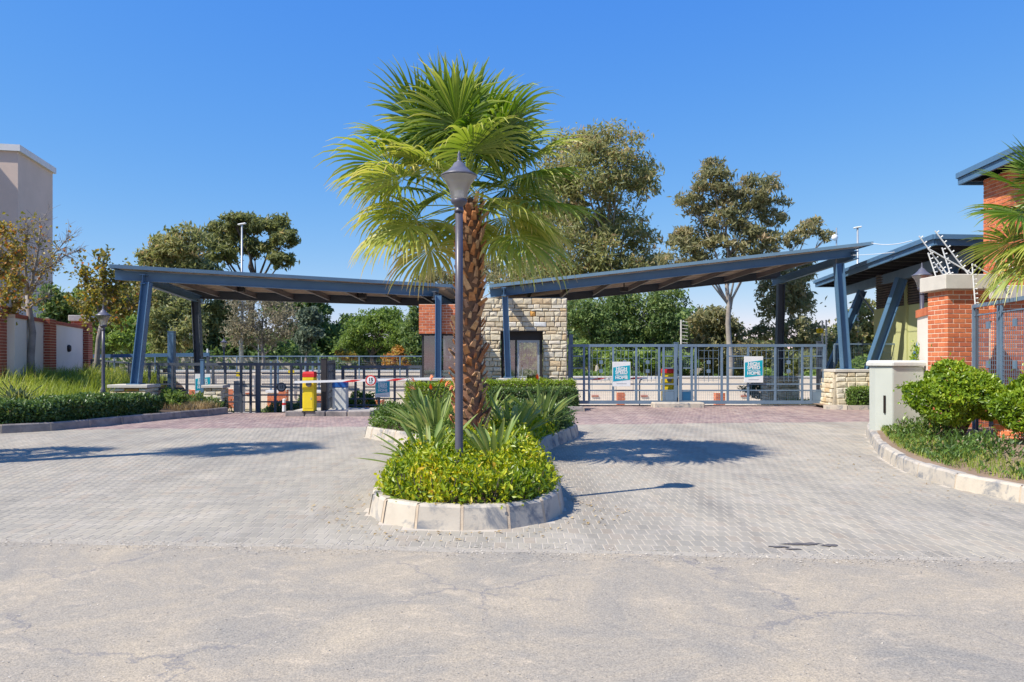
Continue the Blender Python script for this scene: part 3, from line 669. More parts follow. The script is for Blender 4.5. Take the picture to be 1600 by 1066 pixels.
def frond_mesh(az, el, plen, R_, nseg, spreadA, droop, tonebase, ragged=.1, up=(0,0,1), twist=0):
    """one fan leaf: bent petiole and a costapalmate blade with drooping tips; faces camera-independent"""
    h = np.array([math.cos(az), math.sin(az), 0]); zv = np.array([0,0,1.]); sd = np.array([-math.sin(az), math.cos(az), 0])
    V, F, T = [], [], []
    # petiole
    pts = []
    K = 6; p = np.zeros(3); e = el
    for k in range(K+1):
        pts.append(p.copy()); e2 = e-(.10+.35*max(0, math.cos(e))*.5)*k/K*.9; d = h*math.cos(e2)+zv*math.sin(e2); p = p+d*plen/K
    t = unit((pts[-1]-pts[-2])[None])[0]; n = unit(np.cross(sd, t)[None])[0]
    if n[2] < 0 and el > -.2: n = -n
    ct, st2 = math.cos(twist), math.sin(twist); s2 = sd*ct+n*st2; n = unit((n*ct-sd*st2)[None])[0]; sd2 = unit(s2[None])[0]
    for k in range(K+1):
        w = .022*(1-.5*k/K)+.006; q = pts[k]; b = len(V); V += [q-sd*w-n*0, q+n*.012, q+sd*w]; T += [.55]*3
        if k: F += [(b-3,b-2,b+1,b),(b-2,b-1,b+2,b+1)]
    base = pts[-1]
    for i in range(nseg):
        f = (i+.5)/nseg*2-1; a = f*spreadA; dphi = spreadA*2/nseg
        L = R_*(1-.22*abs(f)**2)*random.uniform(.78,1.08); costa = .16*R_*(1-abs(f))
        dirv = t*math.cos(a)+sd2*math.sin(a); nn = n; st_ = 6; r_d = droop*random.uniform(.7,1.35)
        tn = tonebase+random.gauss(0,.06); prev = None; b0 = base+t*costa*.4
        pos = b0+dirv*.02; cur = dirv.copy(); lastw = 0; fold = .28
        for k in range(st_+1):
            u = k/st_; rr = max(.02, u*L)
            if k:
                g = r_d*(max(0, u-.28)**1.2)*1.15
                cur = unit((cur+np.array([0,0,-1.])*g*.55+nn*.0+rng.normal(0,.018,3))[None])[0]; pos = pos+cur*(L/st_)
            w = min(rr*dphi*.53, .033*R_*1.05)*(1.0 if u < .48 else max(.05, 1-((u-.48)/.52)**1.0))
            sdir = np.cross(nn, cur); sdir /= max(1e-6, np.linalg.norm(sdir)); up_ = np.cross(cur, sdir)
            b = len(V); V += [pos-sdir*w-up_*w*fold*0, pos+up_*w*.75*(-1), pos+sdir*w]
            tt = tn+.50*max(0, u-.42)**1.2+(.0 if u < .85 else .15*random.random()); T += [tt]*3
            if k: F += [(b-3,b-2,b+1,b),(b-2,b-1,b+2,b+1)]
    return np_mesh('frond', np.array(V), np.array(F), M['palmleaf'], np.clip(T,0,1))
_bootm = []
def boot_meshes():
    if _bootm: return _bootm
    for k in range(6):
        L = [.14,.17,.20,.15,.24,.13][k]; w = .062*random.uniform(.85,1.15); th = .022; tipw = w*random.uniform(.45,.75)
        V = [(-w,0,0),(w,0,0),(w*.9,-th*1.4,0),(-w*.9,-th*1.4,0)]
        for f, ww in ((.5, w*.85), (1, tipw)):
            y = -.035*f*0-L*.52*f-.01; z = L*.82*f; V += [(-ww,y,z),(ww,y,z),(ww*.8,y-th*(1.2-.5*f),z-.004),(-ww*.8,y-th*(1.2-.5*f),z-.004)]
        F = []
        for s_ in (0,4):
            for a in range(4): b = (a+1)%4; F.append((s_+a,s_+b,s_+4+b,s_+4+a))
        sp = [(-tipw*.9,V[8][1]-.012*L*5,V[8][2]+.035),(tipw*.9,V[8][1]-.05*L,V[8][2]+.02)]; n = len(V); V += sp
        F += [(8,9,n+1,n),(11,10,n+1),(11,n+1,n),(9,10,n+1),(8,n,11)]
        mb = MB(); mb.add(V, F); _bootm.append(mb.mesh('leaf_base', M['boot']))
    return _bootm
def fan_palm(loc, z0, zt, rad, label, nf, plen, R_, seed=3, nb=230, azr=None, group='fan palms', tonesh=0, uplift=0, drp=1.0, clear=None, cx=0):
    random.seed(seed); t = empty('fan_palm', loc, 0, label, 'palm tree', group); hgt = zt-z0
    prof = [(rad*.95, -.1),(rad*.9,.05),(rad*.72,.35),(rad*.66,hgt*.5),(rad*.62,hgt*.85),(rad*.45,hgt),(0,hgt+.08)]
    MB().lathe(prof, 18).build('trunk', M['palmcore'], t, True)
    bms = boot_meshes(); ga = math.pi*(3-math.sqrt(5))
    for k in range(nb):
        f = k/nb; z = .10+f*(hgt-.08); a = k*ga+random.uniform(-.1,.1); r = rad*(.70-.12*f) if f > .1 else rad*(.85-.15*f*10)
        s = random.uniform(.5,.85); tilt = random.uniform(-.45,.35)
        link('leaf_base', random.choice(bms), t, (math.cos(a)*r, math.sin(a)*r, z), (tilt*.5+.12*(f>.5)*-1, random.uniform(-.45,.45), a+math.pi/2+random.uniform(-.3,.3)), (s*random.uniform(.7,1.2), s*random.uniform(.7,1.5), s*random.uniform(.7,1.25)))
    for k in range(nf):
        f = (k+.5)/nf; az = k*ga+random.uniform(-.2,.2)
        if clear is not None and f > clear and math.sin(az) < -.72: continue
        if azr: az = azr[0]+(azr[1]-azr[0])*((k*.618)%1)
        el = R(84-118*f**.92+random.uniform(-7,7)+uplift); z = hgt+.16-.30*f
        pl_ = plen*random.uniform(.85,1.1)*(.86 if f > .75 else 1)*(.72+.28*min(1,f*4)); dr = (.45+1.15*f+random.uniform(-.2,.35))*drp; dead = f > .8 and random.random() < .04
        me = frond_mesh(az, el, pl_, R_*random.uniform(.9,1.05), 38, R(118+random.uniform(-14,18)), dr if f > .08 else .35, .17+.34*f**1.4+random.uniform(-.09,.11)+tonesh+(.45 if dead else 0), twist=random.uniform(-.5,.5))
        link('frond', me, t, (cx+math.cos(az)*rad*.3, math.sin(az)*rad*.3, z))
    return t
fan_palm((-.64,11.5,.28), .28, 3.95, .27, 'fan palm with a shaggy brown trunk in the middle of the island', 50, 1.0, 1.05, 5, 290, tonesh=.13, uplift=9, drp=.80, clear=.60, cx=-.13)
fan_palm((8.75,11.9,.3), .3, 3.68, .28, 'fan palm at the right edge whose fronds hang before the brick tower', 32, .78, .90, 11, 100, tonesh=.02, drp=.45, uplift=-2)
fan_palm((-10.4,11.7,.1), .1, 2.9, .24, 'low fan palm outside the frame beside the slender one', 18, .5, .7, 23, 40)
fan_palm((-9.5,11.0,.1), .1, 6.3, .24, 'slender fan palm outside the frame that casts the long shadow on the left paving', 22, .55, .75, 21, 60)
random.seed(19)

# strelitzias: every leaf its own object, meshes shared
def strel_meshes():
    out = []
    for k in range(7):
        Lp = random.uniform(.24,.46); Lb = random.uniform(.32,.50); w = random.uniform(.026,.045); bend = random.uniform(.25,.85); V, F, T = [], [], []
        p = np.zeros(3); ang = 0; n = 10; tot = Lp+Lb
        for i in range(n+1):
            u = i/n; s = u*tot; ang = bend*u**1.6; 
            if i: p = p+np.array([math.sin(ang),0,math.cos(ang)])*tot/n
            fb = max(0, (s-Lp)/Lb); ww = .007 if fb <= 0 else max(.002, w*math.sin(min(1,fb**.8)*math.pi)**.75)
            nx = np.array([math.cos(ang),0,-math.sin(ang)]); b = len(V)
            V += [p+np.array([0,-ww,0])-nx*ww*.0, p+nx*ww*.55, p+np.array([0,ww,0])]; tn = .45+(.3 if fb > .9 else 0)+k*.05; T += [tn,tn+.25,tn]
            if i: F += [(b-3,b-2,b+1,b),(b-2,b-1,b+2,b+1)]
        out.append(np_mesh('leaf', np.array(V), np.array(F), M['strel'], np.clip(T,0,1), True))
    return out
SM = strel_meshes()
mbf = MB(); mbf.tube([(0,0,0),(.02,0,.4),(.06,0,.72)], [.008,.007,.006], 5); fl_stem = mbf.mesh('flower_stem', M['strel'])
mbf = MB()
for a, L in ((.3,.13),(.65,.14),(.95,.12),(1.25,.10)): mbf.add([(.06,0,.72),(.06+math.cos(a)*L*.5,.014,.72+math.sin(a)*L*.5),(.06+math.cos(a)*L,0,.72+math.sin(a)*L),(.06+math.cos(a)*L*.5,-.014,.72+math.sin(a)*L*.5)], [(0,1,2),(0,2,3)])
fl = mbf.mesh('flower', M['orange'])
def strelitzia(x, y, n, s, label, spread=.9, flowers=0, z=.25):
    t = empty('strelitzia_plant', (x,y,z), 0, label, 'plant', 'strelitzia plants under the palm')
    for k in range(n):
        a = k*2.4+random.uniform(-.4,.4); tilt = random.uniform(.05,1)*spread; sc = s*random.uniform(.75,1.15)
        link('leaf', random.choice(SM), t, (math.cos(a)*.06*s, math.sin(a)*.06*s, -.02), (0, tilt, a), (sc*random.uniform(.8,1.3), sc*random.uniform(.8,1.2), sc)); 
    for k in range(flowers):
        a = random.uniform(0,6.28); rt = (0, random.uniform(.05,.4), a); link('flower_stem', fl_stem, t, (0,0,0), rt, (s*1.1,)*3); link('flower', fl, t, (0,0,0), rt, (s*1.1,)*3)
    return t
strelitzia(-1.0, 9.2, 38, .98, 'broad-leaved plant left of the lamp post behind the front bush', 1.35)
strelitzia(-.2, 9.05, 26, .95, 'upright grey-green plant right of the lamp post', .75)
strelitzia(-1.2, 12.2, 40, 1.15, 'large dense plant with orange flowers left of the palm trunk', .85, 4)
strelitzia(-1.55, 13.9, 37, 1.2, 'dense plant with orange flowers behind the left waist', .8, 5)
strelitzia(.02, 12.3, 37, 1.15, 'large green plant right of the palm trunk', .9)
strelitzia(.55, 14.6, 37, 1.2, 'spreading plant furthest to the right on the island', 1.0, 1)
strelitzia(-.5, 15.3, 34, 1.1, 'plant at the back of the island behind the palm', .9, 2)
strelitzia(-.55, 10.6, 20, .7, 'small plant right in front of the palm trunk', 1.2)

# ================================================================== LEFT: tower block, boundary wall, canopy
def box_thing(): pass
t = empty('plastered_building', (-38.6,60,0), R(12), 'tall tan rendered block with a white parapet at the left edge', 'building')
MB().bx(-14,0,0,7.2,-1,17.75).build('wall', M['tan'], t)
MB().bx(-14.1,.22,-.22,7.42,17.752,18.25).build('parapet', M['coping'], t)
MB().bx(-13.9,-.3,.2,7.0,18.252,18.35).build('roof', M['concrete'], t)
# neighbouring wing left of the frame (its shadow crosses the front face)
t = empty('plastered_building', (-45,50,0), 0, 'tan rendered wing beyond the left edge, beside the tall block', 'building')
MB().bx(-14,0,0,7.6,-1,22.8).build('wall', M['tan'], t); MB().bx(-14.1,.1,-.1,7.7,22.802,23.2).build('parapet', M['coping'], t)

wl_dir = Vector((-16.7+13.8, 30-20.9, 0)).normalized(); wl_n = Vector((wl_dir.y, -wl_dir.x, 0))     # towards the road
def wpt(Y): return Vector((-13.8-.319*(Y-20.9), Y, 0))
def pillar_local(t, mb_j, w, d, z0, z1, individually=True, cap=True, capm='capstone', over=.07):
    """brick pillar centred on the thing's origin, built of joint core, bricks and cap"""
    x, y = w/2, d/2; n = int((z1-z0)/(BH+BJ)); MB().bx(-x+.012,x-.012,-y+.012,y-.012,z0-.3,z0+n*(BH+BJ)).build('mortar', M['joint'], t)
    into = None if individually else MB()
    brick_face(t, (-x,-y), (x-BT,-y), z0, n, into=into); brick_face(t, (x,-y), (x,y-BT), z0, n, into=into, offs=1)
    brick_face(t, (x,y), (-x+BT,y), z0, n, into=into); brick_face(t, (-x,y), (-x,-y+BT), z0, n, into=into, offs=1)
    if into is not None: o = into.build('brickwork', M['brickfar'], t); o['kind'] = 'stuff'
    if cap: MB().bx(-x-over,x+over,-y-over,y+over,z0+n*(BH+BJ)+.002,z0+n*(BH+BJ)+.22).build('cap', M[capm], t, bevel=.012)
ang = math.atan2(wl_dir.y, wl_dir.x)
for Y, lab, capd in ((20.9,'brick pillar of the garden wall cut by the left edge',True),(24.4,'middle brick pillar of the garden wall behind the young bare tree',False),(29.6,'end brick pillar of the garden wall with a grey cap beside the fence',True)):
    p = wpt(Y)+(Vector((-.42,.1,0)) if Y < 21 else Vector((0,0,0))); t = empty('brick_pillar', (p.x,p.y,.55), ang, lab, 'pillar', 'brick pillars of the garden wall')
    pillar_local(t, None, .78, .6, 0, 2.52 if capd else 2.30, False, capd)
for a, b, lab in ((21.3,24.05,'cream wall panel between the two left brick pillars'),(24.8,29.2,'cream wall panel between the middle and the end brick pillar')):
    pa_, pb_ = wpt(a), wpt(b); c = (pa_+pb_)/2; L = (pb_-pa_).length
    t = empty('garden_wall', (c.x,c.y,.5), ang, lab, 'wall', 'cream panels of the garden wall')
    MB().bx(-L/2,L/2,-.12,.12,-.4,2.22).build('wall', M['cream'], t)
    cp = MB(); k = 0
    while k*.085 < L-.08: cp.bx(-L/2+k*.085+.006, -L/2+k*.085+.079, -.15,.15,2.225,2.335); k += 1
    MB().bx(-L/2,L/2,-.13,.13,2.222,2.32).build('mortar', M['joint'], t); o = cp.build('brick_coping', M['brickfar'], t); o['kind'] = 'stuff'
    lt = empty('wall_light', (c.x,c.y,1.95), ang, 'small dark bulkhead light on the %s cream panel' % ('left' if a < 23 else 'right'), 'wall light', 'bulkhead lights on the garden wall')
    MB().lathe([(0,0),(.13,0),(.13,.05),(.10,.09),(0,.11)], 14).build('housing', M['dark'], lt)
    for o in kids(lt): o.rotation_euler = (R(90),0,0); o.location = (0,-.12,0)
    MB().bar((-.15,-.14,.06),(.15,-.14,.06),.10,.02).build('hood', M['dark'], lt)
# wall's road side is local -Y after rotating by ang: (sin, -cos) = wl_n

def column(t, p0, p1, w, d, name='column', mat=None, up=(0,1,0)):
    """H-section steel column from p0 to p1 (thing-local)"""
    mb = MB(); D, a, b, L = mb.frame(p0, p1, up); th = .022
    for k in (-1,1): o_ = a*(k*(w/2-th/2)); mb.bar(Vector(p0)+o_, Vector(p1)+o_, th, d, up)
    mb.bar(p0, p1, w-2*th-.002, th, up); o = mb.build(name, mat or M['blue'], t)
    pl = MB(); pl.box(tuple(Vector(p0)+Vector((0,0,.012))), (w*1.6,d*1.6,.024)); pl.build('base_plate', mat or M['blue'], t); return o
def canopy(label, A, B, C_, D_, cols, nraft, side_beams, sheetw=.72, fasc=.27, inset=.35):
    """A front-left, B front-right, C rear-right, D rear-left: top corners of the roof sheet (z = underside of sheet)"""
    A, B, C_, D_ = map(Vector, (A,B,C_,D_)); o = A.copy(); t = empty('entrance_canopy', o, 0, label, 'canopy', 'steel canopies over the two gateways')
    A, B, C_, D_ = A-o, B-o, C_-o, D_-o
    # corrugated sheet: ribs running front to rear
    n = max(4, int((B-A).length/.2)); 
    mb = MB()
    for i in range(n):
        f0, f1 = i/n, (i+1)/n; mid0, mid1 = f0+(f1-f0)*.28, f0+(f1-f0)*.42
        for (a, b, z0, z1) in ((f0, mid0, 0, 0), (mid0, mid1, 0, .035), (mid1, f0+(f1-f0)*.86, .035, .035), (f0+(f1-f0)*.86, f1, .035, 0)):
            p = [A.lerp(B,a), A.lerp(B,b), D_.lerp(C_,b), D_.lerp(C_,a)]; zz = [z0,z1,z1,z0]
            vs_ = [q+Vector((0,0,.03+z_)) for q, z_ in zip(p,zz)]+[q+Vector((0,0,.022+z_)) for q, z_ in zip(p,zz)]
            mb.add(vs_, [(0,1,2,3),(7,6,5,4),(0,4,5,1),(2,6,7,3)])
    mb.build('roof_sheet', M['sheet'], t)
    # edge flashing
    mb = MB(); e = .05
    for p, q in ((A,B),(B,C_),(C_,D_),(D_,A)): mb.bar(p+Vector((0,0,.03)), q+Vector((0,0,.03)), .035, .10)
    mb.build('flashing', M['sheet'], t)
    fd = (B-A).normalized(); rd = (D_-A).normalized()
    fa, fb = A+rd*inset+Vector((0,0,-fasc/2-.04)), B+rd*inset+Vector((0,0,-fasc/2-.04))
    mb = MB(); mb.ibeam(fa, fb-fd*.45, .12, fasc, .03); mb.build('front_beam', M['blue'], t)
    ra, rb = D_-rd*inset*.8+Vector((0,0,-fasc/2-.04)), C_-rd*inset*.8+Vector((0,0,-fasc/2-.04))
    mb = MB(); mb.ibeam(ra, rb-fd*.3, .12, fasc*1.05, .03); mb.build('rear_beam', M['charcoal'], t)
    for k in range(1, nraft+1):
        f = k/(nraft+1); p, q = fa.lerp(fb, f), ra.lerp(rb, f); dd = (q-p).normalized()
        mb = MB(); mb.ibeam(p+dd*.07+Vector((0,0,.02)), q-dd*.07+Vector((0,0,.02)), .07, fasc*.62, .012); mb.build('rafter', M['rafter'], t)
    for k in range(1, 7):   # purlins
        f = k/7; mb = MB(); p, q = A.lerp(D_, f)+Vector((0,0,-.02))+fd*.25, B.lerp(C_, f)+Vector((0,0,-.02))-fd*.35; mb.bar(p, q, .06, .07); mb.build('purlin', M['soffit'], t)
    mb = MB(); q = [A+fd*.1+rd*.1, B-fd*.1+rd*.1, C_-fd*.1-rd*.1, D_+fd*.1-rd*.1]; mb.add([v+Vector((0,0,.014)) for v in q]+[v+Vector((0,0,.004)) for v in q], [(0,1,2,3),(7,6,5,4),(0,4,5,1),(1,5,6,2),(2,6,7,3),(3,7,4,0)]); mb.build('soffit', M['soffit'], t)
    for (p, q, mt) in side_beams:
        p, q = Vector(p)-o, Vector(q)-o; d_ = (q-p).normalized(); mb = MB(); mb.ibeam(p, q, .14, .27, .028); mb.build('side_beam', M[mt], t)
    for (p0, p1, w, d_, mt) in cols: column(t, Vector(p0)-o, Vector(p1)-o, w, d_, mat=M[mt])
    return t
canopy('left blue steel canopy sloping up to a point above the black gates', (-10.95,20.9,4.08), (-1.95,24.95,3.92), (-1.6,28.9,3.80), (-11.6,27.2,4.02),
    [((-10.38,21.2,.88),(-10.17,21.4,3.72),.22,.24,'blue'), ((-10.75,26.5,.2),(-10.95,26.6,3.62),.24,.24,'charcoal'), ((-2.32,24.15,.98),(-2.32,24.25,3.58),.19,.2,'blue')], 7,
    [((-10.25,21.3,3.80),(-11.0,27.3,3.66),'blue'), ((-2.5,24.6,3.62),(-2.05,28.6,3.50),'charcoal')])
canopy('right blue steel canopy rising to a high point above the grey gates', (-.72,25.0,3.92), (11.75,25.0,5.32), (10.9,30.6,5.12), (-.72,30.2,3.86),
    [((11.0,25.3,1.24),(10.76,25.3,4.72),.27,.26,'blue'), ((10.42,30.0,.9),(10.5,30.0,4.5),.26,.26,'charcoal'), ((-.12,24.55,.98),(-.22,24.5,3.56),.19,.22,'blue')], 8,
    [((11.25,25.05,4.98),(10.42,30.7,4.62),'blue'), ((-.26,24.35,3.72),(-.35,30.1,3.62),'blue')])
# stone plinths carrying the columns
def plinth(label, x0, x1, y0, y1, z0, z1, batter=0, cap=.09, side='both', special=(), hs=(.10,.18)):
    t = empty('stone_plinth', (x0,y0,z0), 0, label, 'plinth', 'stone plinths under the steel columns'); w, d, h = x1-x0, y1-y0, z1-z0-cap
    mb = MB(); bt = batter*h; i = .05
    mb.add([(i-bt,i-bt,0),(w-i+bt,i-bt,0),(w-i+bt,d-i,0),(i-bt,d-i,0),(i,i,h),(w-i,i,h),(w-i,d-i,h),(i,d-i,h)], MB.BF); mb.build('mortar', M['stonemortar'], t)
    stone_face(t, (0,.07), (w,.07), 0, h, batter=batter, T=.07, special=special, hs=hs)
    stone_face(t, (w-.07,.08), (w-.07,d), 0, h, batter=batter, T=.07, hs=hs); stone_face(t, (.07,d), (.07,.08), 0, h, batter=batter, T=.07, hs=hs)
    MB().bx(-.05,w+.05,-.05,d+.05,h+.002,h+cap).build('cap', M['capstone'], t, bevel=.01); return t
plinth('stone plinth behind the left hedge under the leaning blue column', -10.95,-9.95,20.9,21.6,.1,.88, special=((.62,.6,'ochre'),))
plinth('battered pale stone plinth at the right end of the grey gates', 10.42,11.72,24.7,25.9,0,1.24, .14, hs=(.13,.2))
plinth('shaded low stone plinth seen through the right grey gate', 9.9,11.1,29.6,30.6,-.5,.9)
plinth('low stone plinth in front of the brick box left of the palm', -2.9,-1.85,23.9,24.4,0,.98)
plinth('low stone plinth in front of the dark doorway', -.45,.40,24.3,24.85,0,.96)
plinth('dark shaded stone pier at the left sliding gate', -9.2,-8.65,22.9,23.4,-.2,.80)

# ================================================================== GATEHOUSE
t = empty('gatehouse', (-1.7,25.14,-.3), 0, 'sandstone gatehouse with a dark doorway and a brick box over a corner window', 'gatehouse')
# local x: 0..3.50 (world -1.7..1.88), door 1.33..2.76, z offset +.3
dx0, dx1, dz = 1.34, 2.71, 2.78
mb = MB(); mb.bx(.02,dx0-.02,.06,.40,0,3.84); mb.bx(dx1+.02,3.48,.06,.40,0,3.84); mb.bx(dx0-.02,dx1+.02,.06,.40,dz+.03,3.84)
mb.bx(.02,1.2,3.9,4.2,0,3.84); mb.bx(2.9,3.48,3.9,4.2,0,3.84); mb.bx(1.2,2.9,3.9,4.2,2.6,3.84); mb.bx(3.2,3.48,.40,3.9,0,3.84); mb.build('wall', M['stonemortar'], t)
stone_face(t, (0,.07), (3.50,.07), 0.2, 3.86, hole=(dx0,dx1,0,dz), hs=(.08,.20), wsz=(.11,.42), T=.07, special=((2.33,3.42,'ochre'),(2.48,3.02,'whitestone')))
stone_face(t, (3.43,.08), (3.43,1.6), .2, 3.86, hs=(.13,.24), wsz=(.22,.5), T=.07)
MB().bx(dx0-.04,dx1+.04,.0,.36,dz,dz+.03).build('lintel', M['dark'], t)
fr = MB().bx(dx0,dx0+.09,.30,.36,0,dz).bx(dx1-.09,dx1,.30,.36,0,dz).bx(dx0+.09,dx1-.09,.30,.36,dz-.28,dz).bx(dx0+.46,dx0+.52,.30,.36,0,dz-.28).build('door_frame', M['dark'], t)
MB().bx(dx0+.53,dx1-.10,.31,.35,.3,.40).bx(dx0+.53,dx1-.10,.31,.35,2.42,2.5).bx(dx0+.53,dx0+.60,.31,.35,.4,2.42).bx(dx1-.17,dx1-.10,.31,.35,.4,2.42).build('door', M['galv'], t)
MB().bx(dx0+.60,dx1-.17,.325,.335,.4,2.42).build('door_pane', M['doorglass'], t)
MB().bx(dx0+.09,dx0+.46,.325,.335,.3,dz-.28).build('side_pane', M['glass'], t)
MB().bx(dx0+.70,dx0+.72,.27,.29,1.1,1.6).build('door_handle', M['galv'], t)
gm = MB()
for k in range(8): gm.bx(dx0+.63+k*.077, dx0+.638+k*.077,.36,.37,.4,2.42)
gm.bx(dx0+.60,dx1-.17,.372,.382,1.2,1.22).bx(dx0+.60,dx1-.17,.372,.382,1.9,1.92).build('burglar_bars', M['white'], t)
MB().bx(-.1,3.2,.4,3.9,0,.3).build('floor', M['concrete'], t)
MB().bx(dx0+.9,dx0+1.9,2.2,2.9,.3,1.3).bx(.5,1.2,1.8,2.6,.3,1.4).build('counter', M['barkdark'], t)
# brick box and corner window, left part: world x -3.15..-1.75
bx0 = -1.25
nb_ = 11; bz = 2.68
MB().bx(bx0+.006,.0,-.80+.006,3.9,bz,bz+nb_*(BH+BJ)).build('brick_backing', M['joint'], t)
brick_face(t, (bx0,-.80), (.0,-.80), bz, nb_); brick_face(t, (bx0,1.5), (bx0,-.80+BT), bz, nb_, offs=1)
MB().bx(bx0,.0,-.76,3.9,bz-.05,bz-.003).build('window_head', M['dark'], t)
MB().bx(bx0+.06,0,-.69,3.8,.0,.92).build('window_sill_wall', M['stonemortar'], t)
stone_face(t, (bx0+.05,-.67), (0,-.67), .2, .92, T=.06)
wf = MB()
for x in (bx0+.08, bx0+.65, -.09): wf.bx(x,x+.06,-.68,-.62,.925,bz-.055)
wf.bx(bx0+.14,-.09,-.67,-.63,.925,.98).build('window_frame', M['dark'], t)
MB().bx(bx0+.145,bx0+.645,-.655,-.645,.985,bz-.06).build('window_pane', M['glass'], t); MB().bx(bx0+.715,-.095,-.655,-.645,.985,bz-.06).build('window_pane', M['glass'], t)
MB().bx(bx0+.10,bx0+.11,-.61,3.7,.93,bz-.06).build('side_window_pane', M['glass'], t)
MB().bx(bx0+.3,-.2,.6,1.3,.6,1.2).build('desk', M['barkdark'], t)
MB().bx(-1.4,3.5,.1,4.1,3.97,4.05).build('roof', M['concrete'], t) if False else MB().bx(.0,3.5,.42,4.0,3.80,3.92).build('roof', M['concrete'], t)
# bed and hedges in front of the gatehouse
kerb_line('grey kerb stones in front of the gatehouse hedge', [(-3.45,25.4),(-3.45,23.3),(-3.3,23.15),(2.0,23.12),(2.08,23.2),(2.08,25.0)], 1, .95, .15, .12, M['oldkerb'])
bed('gatehouse_soil', [(-3.33,24.9),(-3.33,23.28),(1.95,23.26),(1.95,25.1)], lambda x,y: .11, M['soil'], .8)
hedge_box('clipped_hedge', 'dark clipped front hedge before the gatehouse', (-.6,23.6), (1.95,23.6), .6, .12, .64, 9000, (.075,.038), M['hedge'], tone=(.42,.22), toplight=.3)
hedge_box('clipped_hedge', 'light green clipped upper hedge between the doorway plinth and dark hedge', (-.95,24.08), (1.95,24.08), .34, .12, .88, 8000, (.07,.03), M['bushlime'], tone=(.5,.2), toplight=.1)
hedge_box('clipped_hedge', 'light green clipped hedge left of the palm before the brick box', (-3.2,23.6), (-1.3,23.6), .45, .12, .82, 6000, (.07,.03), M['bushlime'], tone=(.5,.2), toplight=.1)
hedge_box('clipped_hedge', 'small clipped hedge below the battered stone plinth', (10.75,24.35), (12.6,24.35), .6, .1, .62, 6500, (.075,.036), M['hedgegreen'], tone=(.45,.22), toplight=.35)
kerb_line('low kerb stones before the small clipped hedge', [(9.8,24.2),(10.2,23.95),(12.8,23.9),(14.2,23.9)], -1, .8, .14, .12, M['kerb'])
bed('hedge_soil', [(9.9,24.28),(10.25,24.05),(14.2,24.02),(14.2,26),(10.0,26)], lambda x,y: .10, M['earth'], .8)

# ================================================================== GATES AND FENCES
def wire_panel(t, x0, x1, z0, z1, nx, nz, r=.0035, name='wire_mesh', mt='bluegrey', y=0, a=None):
    mb = MB()
    for k in range(nx+1): x = x0+(x1-x0)*k/nx; mb.bx(x-r,x+r,y-r,y+r,z0,z1)
    for k in range(nz+1): z = z0+(z1-z0)*k/nz; mb.bx(x0,x1,y+r+.0005,y+3*r+.0005,z-r,z+r)
    o = mb.build(name, M[mt], t); o['kind'] = 'stuff'; return o
def gate_leaf(label, loc, rz, w, h, uprights, mt, end_left=True, deco=None, group='steel gate leaves', lower=.45, boxes=()):
    t = empty('driveway_gate', loc, rz, label, 'gate', group); fw = .09
    m = M[mt]
    MB().bx(0,w,-.035,.035,h-fw,h).build('top_rail', m, t); MB().bx(0,w,-.035,.035,.0,.11).build('bottom_rail', m, t)
    for z in (lower, lower+.21): MB().bx(.09,w-.09,-.02,.02,z-.022,z+.022).build('middle_rail', m, t)
    for x in (0, w-.09): MB().bx(x,x+.09,-.04,.04,.112,h-fw-.002).build('stile', m, t)
    xs_ = sorted(uprights)
    for x in xs_: MB().bx(x-.035,x+.035,-.03,.03,.112,h-fw-.002).build('upright', m, t)
    al = [0.09]+xs_+[w-.09]
    for i in range(len(al)-1):
        a, b = al[i]+.04, al[i+1]-.04
        if b-a < .2: continue
        wire_panel(t, a, b, .12, lower-.03, max(3,int((b-a)/.07)), 6, .0022 if mt=='bluegrey' else .0015, mt=mt)
        if b-a < .62:      # end cells with fine mesh and cross rails
            for z in (h*.80, h*.60): MB().bx(a,b,-.018,.018,z-.02,z+.02).build('cross_rail', m, t)
            wire_panel(t, a, b, h*.62, h-fw, max(4,int((b-a)/.055)), 12, .0022 if mt=='bluegrey' else .0014, mt=mt)
        else:              # ornamental wires with two small plates
            mb = MB(); c = (a+b)/2; ww = min(.95, b-a-.12)
            for k in (-.5,-.22,0,.22,.5): mb.bx(c+k*ww-.006,c+k*ww+.006,-.006,.006,lower+.02 if k in (-.5,.5) else lower+.28,h-fw-.04-(0 if k else .1))
            for z in (h-fw-.12, h-fw-.38, lower+.34): mb.bx(c-ww/2,c+ww/2,-.009,.003,z-.006,z+.006)
            mb.build('ornament', m, t)
            for z in (h*.70, h*.55): MB().bx(c-.06,c+.06,-.012,.012,z-.06,z+.06).build('plate', m, t)
    for (a, b, mm) in boxes: MB().bx(a,b,-.03,.03,.114,lower-.03).build('kick_plate', M[mm], t)
    return t
GY = 25.6; gz = .08
gate_leaf('left leaf of the pale blue-grey double gate beside the stone wall', (1.87,GY,gz), 0, 3.62, 1.99, [.53,.70,1.50,2.27,3.03,3.18], 'bluegrey', boxes=[(3.23,3.52,'bluegrey')])
gate_leaf('right leaf of the pale blue-grey double gate ending at the stone plinth', (5.57,GY,gz), 0, 4.88, 1.99, [.42,.55,1.42,1.62,2.3,3.2,4.1,4.4], 'bluegrey', boxes=[(4.45,4.78,'bluegrey'),(.09,.38,'navy')])
def post(name, label, x, y, z0, z1, w, mt, cat='post', group=None, extra=True):
    t = empty(name, (x,y,z0), 0, label, cat, group); MB().bx(-w/2,w/2,-w/2,w/2,0,z1-z0).build('shaft', M[mt], t); MB().bx(-w/2-.012,w/2+.012,-w/2-.012,w/2+.012,z1-z0+.001,z1-z0+.02).build('cap', M[mt], t); return t
post('gate_post', 'blue-grey gate post against the stone gatehouse corner', 1.98, GY+.22, -.1, 2.38, .13, 'bluegrey', group='gate posts')
